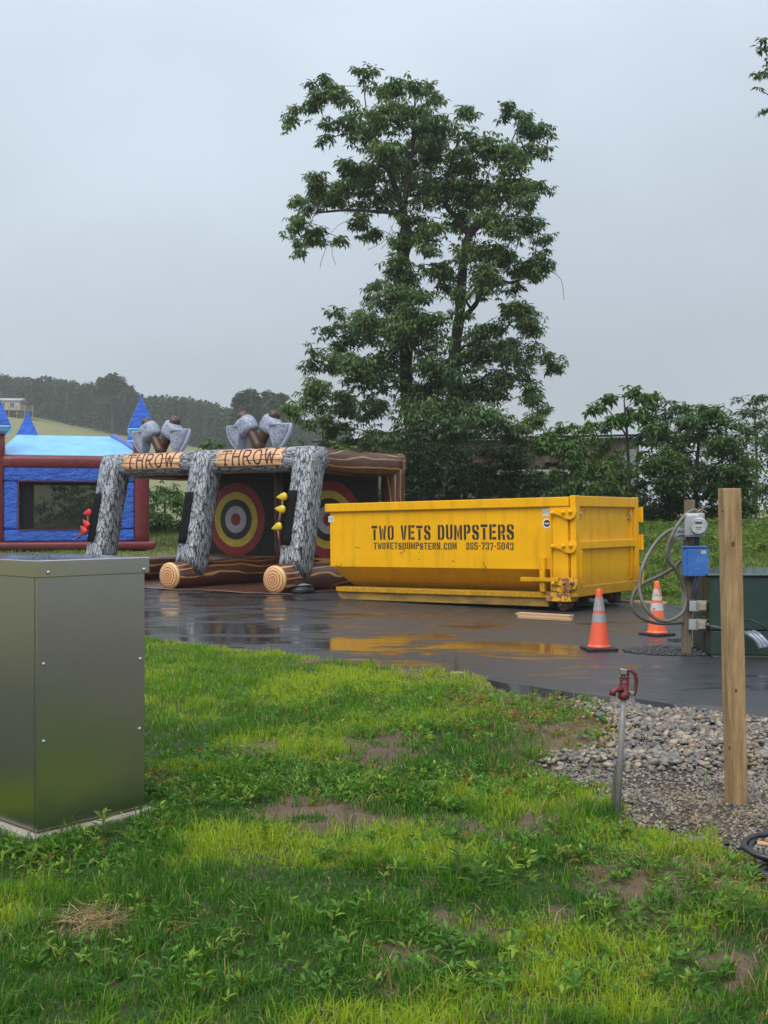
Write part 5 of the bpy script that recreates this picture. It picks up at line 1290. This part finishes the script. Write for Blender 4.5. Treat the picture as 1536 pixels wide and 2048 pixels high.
make_tree('far_tree', 'tall rounded tree standing above the far wood by the house', 'tree', 300, [[(226, 868, 0, .5), (224, 800, 0, .3), (222, 760, 0, .15)]], [(222, 756, 14, 9), (206, 766, 12, 8), (238, 764, 12, 9), (250, 778, 12, 9), (196, 776, 10, 7), (224, 775, 20, 12), (262, 786, 10, 6), (230, 800, 26, 14)], dsp=2, per=3.4, leaf=(1.5, .8), k=4, seed=50, cols=FARC, sub=60, twig=False, br=.2)
make_tree('far_tree', 'broad hazy tree beyond the axe heads next to the tall tree', 'tree', 210, [[(500, 900, 0, .5), (498, 840, 0, .35), (496, 800, 0, .2)]], [(494, 784, 14, 8), (480, 798, 12, 8), (508, 794, 14, 9), (478, 815, 14, 9), (500, 815, 22, 12), (490, 835, 26, 12), (520, 830, 16, 12)], dsp=2, per=4, leaf=(1.0, .5), k=4, seed=51, cols=FARC, sub=60, twig=False, br=.2)
make_tree('far_tree', 'lower hazy tree half hidden by the tall tree edge', 'tree', 215, [[(545, 900, 0, .5), (545, 840, 0, .3), (545, 800, 0, .2)]], [(540, 790, 14, 7), (558, 795, 14, 8), (528, 802, 12, 8), (548, 812, 22, 12), (570, 815, 14, 12), (545, 838, 30, 14)], dsp=2, per=4, leaf=(1.0, .5), k=4, seed=52, cols=FARC, sub=60, twig=False, br=.2)

# ------------------------------------------------------------------ grass
def blades(x, y, z, h, w, col, name, mat, rg, lean=.45, kind='stuff'):
    n = len(x); a = rg.uniform(0, 2 * PI, n); b = rg.uniform(0, 2 * PI, n)
    ca, sa = np.cos(a) * w / 2, np.sin(a) * w / 2
    l = np.abs(rg.normal(0, lean, n)); lx, ly = np.cos(b) * l, np.sin(b) * l
    V = np.empty((n, 5, 3)); B = np.stack([x, y, z], -1); side = np.stack([ca, sa, np.zeros(n)], -1)
    m = B + np.stack([lx * h * .35, ly * h * .35, h * .58], -1); t = B + np.stack([lx * h, ly * h, h * (1 - .3 * np.minimum(l, 1.4))], -1)
    V[:, 0] = B - side; V[:, 1] = B + side; V[:, 2] = m + side * .75; V[:, 3] = m - side * .75; V[:, 4] = t
    i = np.arange(n)[:, None] * 5
    idx = np.concatenate([i + np.array([[0, 1, 2, 3]]), i + np.array([[3, 2, 4]])], 1).ravel()
    fn = np.tile(np.array([4, 3]), n)
    return np_mesh(name, V.reshape(-1, 3), fn, idx, mat, None, np.repeat(col, 5, 0))
def lawn_grass():
    rg = np.random.default_rng(17); n = 2000000
    x = rg.uniform(-6.2, 6.2, n); y = rg.uniform(2.6, 15, n)
    k = (np.abs(x) < .40 * y + .8) & (y < poly_y(EDGE_NEAR, x) + .05)
    k &= rg.uniform(0, 1, n) < (3.4 / np.maximum(y, 3.4)) ** 1.25
    x, y = x[k], y[k]
    bq_ = bareness(x, y); dens = (1 - np.where(vnoise(x, y, 14, 88) > .62, .5, .975) * bq_) * (.62 + .6 * fbm(x, y, 3.5, 41, 3))
    jx = x + (vnoise(x, y, 5, 61) - .5) * .3; jy = y + (vnoise(x, y, 5, 62) - .5) * .3
    ing = inpoly(GPOLY, jx, jy); dens = np.where(ing, .004, dens)
    # thinner towards the bare slope next to the gravel
    thin = sstep(0.3, 1.3, x) * sstep(6.0, 7.2, y) * (.55 + .9 * fbm(x, y, 2.5, 47, 3)); dens = dens * (1 - np.clip(.8 * thin, 0, .9)) * (1 - .45 * sstep(.9, 1.6, x) * sstep(5.4, 4.6, y))
    # keep clear of the cabinet and its pad
    c0 = gp(74, 1669); r = np.array([.66, .751]) / np.hypot(.66, .751); q = np.array([-r[1], r[0]])
    u = (x - c0.x) * r[0] + (y - c0.y) * r[1]; v = (x - c0.x) * q[0] + (y - c0.y) * q[1]
    dens = np.where((u > -.06) & (u < .72) & (v > -.055) & (v < 1.01), 0, dens)
    k = rg.uniform(0, 1, len(x)) < dens; x, y = x[k], y[k]; n = len(x)
    f1 = fbm(x, y, 1.3, 91, 4); f2 = fbm(x, y, 3.0, 92, 3)
    f3 = fbm(x, y, 9.0, 93, 2); h = (.026 + .034 * sstep(.35, .7, f2) + .036 * sstep(.5, .75, f3)) * rg.uniform(.5, 1.45, n); h = np.where(rg.uniform(0, 1, n) < .03, h * 1.7, h)
    w = rg.uniform(.0028, .0055, n) * (.85 + .10 * y)
    dark = np.array((.044, .135, .018)); mid = np.array((.15, .28, .026)); lite = np.array((.30, .39, .03)); dry = np.array((.36, .28, .12))
    t = np.clip(1.05 * sstep(.42, .62, f1) + .0 + .45 * sstep(7.5, 10.5, y) + .35 * (f3 - .5) + rg.normal(0, .22, n), 0, 1.2)[:, None]
    c = np.where(t < .55, dark + (mid - dark) * t / .55, mid + (lite - mid) * (t - .55) / .65)
    dr = (rg.uniform(0, 1, n) < .045 + .14 * (bareness(x, y) > .1) + .16 * sstep(.9, 1.7, x) * sstep(5.6, 4.8, y) + .18 * sstep(.4, 1.6, x) * sstep(6, 7, y))[:, None]; c = np.where(dr, dry * rg.uniform(.6, 1.2, (n, 1)), c)
    o = blades(x, y, LZ(x, y) - .004, h, w, c, 'lawn_grass', GRASS, rg, .75)
    tag(o, 'short mixed green grass of the lawn', 'grass', kind='stuff')
lawn_grass()

def weeds():
    """low broadleaved weeds spread through the lawn"""
    rg = np.random.default_rng(23)
    zones = [(700, 1430, 260, 60, 380), (930, 1440, 190, 60, 330), (1060, 1415, 130, 36, 130), (420, 1560, 150, 60, 200), (900, 1580, 260, 40, 380), (300, 1640, 60, 60, 60), (600, 1560, 200, 50, 200),
             (150, 1720, 160, 40, 70), (1000, 1720, 380, 60, 160), (1350, 1800, 180, 80, 90), (500, 1900, 480, 110, 110), (1100, 1930, 380, 90, 110), (450, 1350, 170, 20, 60), (60, 1700, 50, 20, 30), (1150, 1440, 90, 40, 90), (1180, 1490, 60, 20, 25)]
    VV = []; CC = []; sm = []
    for zx, zy, rx, ry, n in zones:
        for i in range(n):
            a, r = rg.uniform(0, 2 * PI), math.sqrt(rg.uniform()) 
            g = gp(zx + rx * r * math.cos(a), zy + ry * r * math.sin(a), -.03)
            if g.y > float(poly_y(EDGE_NEAR, g.x)) - .03: continue
            c0 = gp(74, 1669)
            uu = (g.x - c0.x) * .66 + (g.y - c0.y) * .751; vv = -(g.x - c0.x) * .751 + (g.y - c0.y) * .66
            if -.12 < uu < .78 and -.12 < vv < 1.1: continue
            z = float(LZ(g.x, g.y)); hh = rg.uniform(.02, .085) * (1.25 if rg.uniform() < .15 else 1)
            k = int(rg.integers(5, 12)); t = rg.uniform(.15, 1, k); az = np.arange(k) * 2.4 + rg.uniform(0, 6)
            P = np.stack([np.full(k, g.x) + rg.normal(0, .008, k), np.full(k, g.y) + rg.normal(0, .008, k), z + hh * t], -1)
            el = rg.normal(.35, .3, k) + .3 * t
            D = np.stack([np.cos(az) * np.cos(el), np.sin(az) * np.cos(el), np.sin(el)], -1)
            S = unit(np.cross(D, np.array([0, 0, 1.0]) + rg.normal(0, .2, (k, 3))))
            L_ = rg.uniform(.028, .06, k) * (1.2 - .4 * t); VV.append(leaf_quads(P, D, S, L_, L_ * rg.uniform(.26, .42)))
            base = np.array((.09, .20, .03)) if rg.uniform() < .7 else np.array((.19, .28, .04))
            if rg.uniform() < (.05 if g.x < .5 or g.y < 6.5 else .28): base = np.array((.22, .13, .04))
            CC.append(np.repeat(base[None] * rg.uniform(.7, 1.4, (k, 1)), 4, 0))
    V = np.concatenate(VV); o = np_mesh('lawn_weeds', V, np.full(len(V) // 4, 4), np.arange(len(V)), GRASS, None, np.concatenate(CC))
    tag(o, 'low broadleaved weeds growing through the lawn', 'weeds', kind='stuff')
weeds()

def clump_plant(p, label, n, hh, w, col, lean, seed, cat='plant', name='grass_tuft'):
    rg = np.random.default_rng(seed); x = rg.normal(0, .035, n); y = rg.normal(0, .03, n)
    c = np.array(col) * rg.uniform(.7, 1.3, (n, 1))
    o = blades(x, y, np.full(n, -.01), hh * rg.uniform(.5, 1.1, n), np.full(n, w), c, name, GRASS, rg, lean)
    o.location = (p.x, p.y, float(LZ(p.x, p.y)))
    tag(o, label, cat)
clump_plant(gp(1060, 1508), 'spiky bright grass tuft on the bare slope by the gravel', 60, .17, .009, (.13, .22, .035), .95, 3)
clump_plant(gp(1165, 1398), 'small grass tuft where gravel and asphalt meet', 30, .17, .008, (.10, .18, .04), .7, 4)
clump_plant(gp(740, 1330), 'tiny weed tuft at the lawn edge before the yellow reflection', 16, .14, .008, (.10, .15, .04), .4, 5)
clump_plant(gp(905, 1343), 'thin upright weed stems at the lawn edge by the pale stone', 7, .22, .005, (.08, .07, .03), .25, 6)
clump_plant(gp(706, 1668), 'tall thin grass stem on the bare earth patch', 5, .2, .006, (.07, .15, .04), .15, 7)
def big_weed(p, seed, s, label, col=(.10, .19, .03)):
    rg = np.random.default_rng(seed); k = 14; t = np.linspace(.15, 1, k); az = np.arange(k) * 2.4
    P = np.stack([rg.normal(0, .006, k), rg.normal(0, .006, k), s * t], -1); el = .2 + .5 * t + rg.normal(0, .15, k)
    D = np.stack([np.cos(az) * np.cos(el), np.sin(az) * np.cos(el), np.sin(el)], -1); S = unit(np.cross(D, np.array([[0, 0, 1.0]])))
    e = empty('weed_plant', (p.x, p.y, float(LZ(p.x, p.y)) - .005), label=label, cat='weed')
    V = leaf_quads(P, D, S, s * rg.uniform(.6, 1.0, k) * (1.15 - .5 * t), s * .22 * np.ones(k), .1)
    np_mesh('leaves', V, np.full(k, 4), np.arange(k * 4), GRASS, e, np.repeat(np.array(col)[None] * rg.uniform(.7, 1.3, (k, 1)), 4, 0))
    one('stem', pm('weed_stem', (.10, .12, .04), None, 9, .6), e, lambda m: m.tube([(0, 0, -.01), (.003, 0, s * .5), (0, .003, s)], [.004, .003, .0015], 5))
for i, (wx, wy, s, lab) in enumerate(((205, 1672, .12, 'leafy yellow green weed just in front of the cabinet pad'), (915, 1765, .13, 'leafy weed with long leaves below the bare earth patches'), (955, 1785, .12, 'reddish stemmed weed beside the long leaved one'), (1480, 1850, .14, 'broad leaved weed below the coiled black hose'), (385, 1620, .12, 'yellow green weed by the cabinet corner in the shade'), (60, 1735, .11, 'yellowing weed at the cabinet left side'), (1320, 1830, .11, 'weed with upright leaves left of the black hose'), (530, 1685, .10, 'small weed between cabinet and bare earth'))):
    big_weed(gp(wx, wy, -.03), 60 + i, s, lab, (.13, .20, .03) if 'yellow' in lab else (.09, .17, .03))

def bank_grass():
    rg = np.random.default_rng(29); n = 420000
    x = rg.uniform(-14, 16, n); y = rg.uniform(17, 46, n)
    d = y - poly_y(EDGE_FAR, x); k = (d > -.1) & (np.abs(x) < .40 * y + 1.5) & (d < 18)
    k &= ~((x > -3.2) & (x < 3.2) & (y < 36)); k &= ~((np.abs(x + 9.5) < 2.6) & (np.abs(y - 34.4) < 2.6))
    k &= rg.uniform(0, 1, n) < (20 / np.maximum(y, 20)) ** 1.5
    brown = sstep(.45, .62, fbm(x, y * 1.6, .55, 51, 3)) * sstep(9, 4, d); k &= rg.uniform(0, 1, n) > brown * .8
    x, y, d = x[k], y[k], d[k]; n = len(x)
    h = rg.uniform(.05, .16, n) * (1 + .8 * sstep(4, 9, d)); w = rg.uniform(.012, .028, n)
    f = fbm(x, y, .8, 52, 3)[:, None]
    c = np.array((.075, .18, .03)) * (1 - f) + np.array((.20, .27, .045)) * f; c = c * rg.uniform(.7, 1.3, (n, 1))
    dry = (rg.uniform(0, 1, n) < .16 + .6 * brown[k])[:, None]; c = np.where(dry, np.array((.17, .125, .065)) * rg.uniform(.6, 1.3, (n, 1)), c)
    o = blades(x, y, H(x, y) - .01, h, w, c, 'bank_grass', GRASS, rg, .9)
    tag(o, 'rough long grass on the bank behind the drive', 'grass', kind='stuff')
    m = 5200; x = rg.uniform(3.5, 14, m); y = rg.uniform(18, 34, m); d = y - poly_y(EDGE_FAR, x)
    k = (d > .1) & (rg.uniform(0, 1, m) < sstep(.35, .6, fbm(x, y, .7, 58, 3))); x, y = x[k], y[k]; m = len(x)
    C = np.stack([x, y, H(x, y) + rg.uniform(.05, .28, m)], -1)
    V, cc = clusters_to_leaves(C, 7, .16, .055, -.1, rg, ((.06, .13, .025), (.17, .25, .045), (.22, .15, .07)), rg.uniform(0, 1, m))
    tag(np_mesh('bank_weeds', V, np.full(len(V) // 4, 4), np.arange(len(V)), GRASS, None, cc), 'leafy weeds growing on the bank behind the drive', 'weeds', kind='stuff')
bank_grass()

# ------------------------------------------------------------------ stones and straw
def ico_mesh(level):
    import bmesh
    bm = bmesh.new(); bmesh.ops.create_icosphere(bm, subdivisions=level + 1, radius=1.0)
    V = np.array([v.co[:] for v in bm.verts]); Fc = np.array([[v.index for v in f.verts] for f in bm.faces]); bm.free()
    return V, Fc
def stone_mat(name, use_attr):
    m, nt, N, L, b = nodes(name)
    if use_attr:
        a = N.new('ShaderNodeAttribute'); a.attribute_name = 'tint'; c = a.outputs['Color']
    else:
        oi = N.new('ShaderNodeObjectInfo'); cr = N.new('ShaderNodeValToRGB'); cr.color_ramp.interpolation = 'CONSTANT'
        els = cr.color_ramp.elements; cols = STONECOL
        els[0].color = (*cols[0], 1); els[0].position = 0; els[1].position = 1 / len(cols); els[1].color = (*cols[1], 1)
        for i in range(2, len(cols)):
            q = els.new(i / len(cols)); q.color = (*cols[i], 1)
        L.new(oi.outputs['Random'], cr.inputs[0]); c = cr.outputs[0]
    L.new(mixc(nt, ramp(nt, noise(nt, 60, 4, .7), .35, .7, 0, .4), c, (.06, .055, .05)), b.inputs['Base Color'])
    b.inputs['Roughness'].default_value = .32; b.inputs['Specular IOR Level'].default_value = .5
    return m
STONECOL = [tuple(q * 1.0 for q in (a * 1.06, b, c * .9)) for a, b, c in [(.15, .14, .13), (.22, .20, .175), (.10, .10, .105), (.29, .235, .17), (.19, .15, .115), (.075, .07, .07), (.23, .215, .20), (.14, .14, .145), (.36, .30, .225), (.13, .105, .085), (.22, .145, .10), (.11, .112, .12)]]
STONE1, STONE2 = stone_mat('river_stone', False), stone_mat('river_gravel', True); CRUMB2 = STONE2
def stones_np(name, P, s, mat, parent, col, rg, level=0, flat=(1, .75, .5)):
    V, Fc = ico_mesh(level); n = len(P); nv = len(V)
    VV = V[None] * (1 + rg.uniform(-.22, .22, (n, nv, 1))) * np.array(flat) * s[:, None, None]
    a = rg.uniform(0, 2 * PI, n); t = rg.normal(0, .35, n)
    ct, st = np.cos(t)[:, None], np.sin(t)[:, None]; x = VV[..., 0] * ct - VV[..., 2] * st; z = VV[..., 0] * st + VV[..., 2] * ct; y = VV[..., 1]
    ca, sa = np.cos(a)[:, None], np.sin(a)[:, None]
    W_ = np.stack([x * ca - y * sa, x * sa + y * ca, z], -1) + P[:, None]
    idx = (Fc[None] + (np.arange(n) * nv)[:, None, None]).ravel()
    return tag(np_mesh(name, W_.reshape(-1, 3), np.full(n * len(Fc), 3), idx, mat, parent, np.repeat(col, nv, 0), smooth=True), kind='stuff')
def stones():
    rg = np.random.default_rng(37)
    def coarse(x, y):    # river stones lie towards the asphalt, finer gravel towards the lawn
        return sstep(6.55, 7.3, y + .2 * (x - 1.6) + (vnoise(x, y, 2, 71) - .5) * .9)
    n = 75000; x = rg.uniform(.9, 4.4, n); y = rg.uniform(3.9, 10, n)
    jx = x + (vnoise(x, y, 6, 31) - .5) * .25 + rg.normal(0, .07, n); jy = y + (vnoise(x, y, 6, 32) - .5) * .25 + rg.normal(0, .09, n)
    k = inpoly(GPOLY, jx, jy) & (y < poly_y(EDGE_NEAR, x) - .05) & (np.abs(x) < .40 * y + .7)
    x, y = x[k], y[k]; cz = coarse(x, y)
    big = rg.uniform(0, 1, len(x)) < cz * .30; small = ~big & (rg.uniform(0, 1, len(x)) < (1 - .75 * cz) * (1 - .55 * sstep(.52, .64, fbm(x, y, 1.2, 73, 3))))
    zs = lambda x_, y_: LZ(x_, y_) + gravel_lift(x_, y_)
    C = np.array(STONECOL)
    sx_, sy_ = x[small], y[small]; m = len(sx_); s = rg.uniform(.007, .017, m)
    stones_np('fine_gravel', np.stack([sx_, sy_, zs(sx_, sy_) + s * .3], -1), s, STONE2, GRAVEL, C[rg.integers(0, len(C), m)] * rg.uniform(.8, 1.25, (m, 1)), rg)
    bx2, by2 = x[big], y[big]; m = len(bx2); s = rg.uniform(.014, .030, m) * np.where(rg.uniform(0, 1, m) < .12, 1.35, 1)
    order = np.argsort(-(s / by2) * (np.abs(bx2 / by2) < .345)); top = order[:300]; rest = order[300:]
    pile = lambda i: zs(bx2[i], by2[i]) + s[i] * .35 + rg.uniform(0, .02, len(i))
    stones_np('river_stones', np.stack([bx2[rest], by2[rest], pile(rest)], -1), s[rest], STONE2, GRAVEL, C[rg.integers(0, len(C), len(rest))] * rg.uniform(.8, 1.25, (len(rest), 1)), rg, 1, (1, .75, .52))
    V, Fc = ico_mesh(1); meshes = []
    for i in range(10):
        W_ = V * (1 + rg.uniform(-.13, .13, (len(V), 1))) * np.array((1, rg.uniform(.65, .9), rg.uniform(.45, .65)))
        me = bpy.data.meshes.new('stone'); me.from_pydata(W_.tolist(), [], Fc.tolist()); me.materials.append(STONE1)
        me.polygons.foreach_set('use_smooth', [True] * len(me.polygons)); meshes.append(me)
    pz = pile(top)
    for j, i in enumerate(top):
        o = bpy.data.objects.new('stone', meshes[j % 10]); COL.objects.link(o); o.parent = GRAVEL
        o.location = (bx2[i], by2[i], pz[j]); o.scale = (s[i],) * 3
        o.rotation_euler = (rg.normal(0, .3), rg.normal(0, .3), rg.uniform(0, 2 * PI))
stones()
crumbs()

def straw():
    rg = np.random.default_rng(43); X = []; Y_ = []
    for sx0, sy0, rx, ry, n in ((190, 1845, 60, 24, 330), (1430, 1650, 110, 26, 110), (1330, 1610, 90, 24, 60), (1450, 1780, 80, 30, 90), (500, 1505, 40, 9, 50), (830, 1348, 60, 6, 40), (1170, 1490, 90, 24, 60), (700, 1325, 26, 5, 16), (1280, 1730, 70, 20, 50), (760, 1960, 60, 20, 16), (1480, 1610, 50, 12, 40), (450, 1850, 90, 30, 20)):
        a = rg.uniform(0, 2 * PI, n); r = np.sqrt(rg.uniform(0, 1, n))
        for ax_, rr in zip(a, r):
            g = gp(sx0 + rx * rr * math.cos(ax_), sy0 + ry * rr * math.sin(ax_), -.03); X.append(g.x); Y_.append(g.y)
    x, y = np.array(X), np.array(Y_); n = len(x); a = rg.uniform(0, 2 * PI, n)
    D = np.stack([np.cos(a), np.sin(a), rg.normal(0, .12, n)], -1); S = unit(np.cross(D, np.array([[0, 0, 1.0]])))
    L_ = rg.uniform(.04, .14, n); P = np.stack([x, y, LZ(x, y) + rg.uniform(.014, .04, n) + .02 * inpoly(GPOLY, x, y)], -1)
    V = leaf_quads(P, D, S, L_, np.full(n, .0045), .3); V[2::4, 2] += L_ * .12
    o = np_mesh('straw', V, np.full(n, 4), np.arange(4 * n), GRASS, None, np.repeat(np.array((.40, .30, .155))[None] * rg.uniform(.6, 1.25, (n, 1)), 4, 0))
    tag(o, 'scattered dry straw on bare lawn and gravel', 'straw', kind='stuff')
straw()
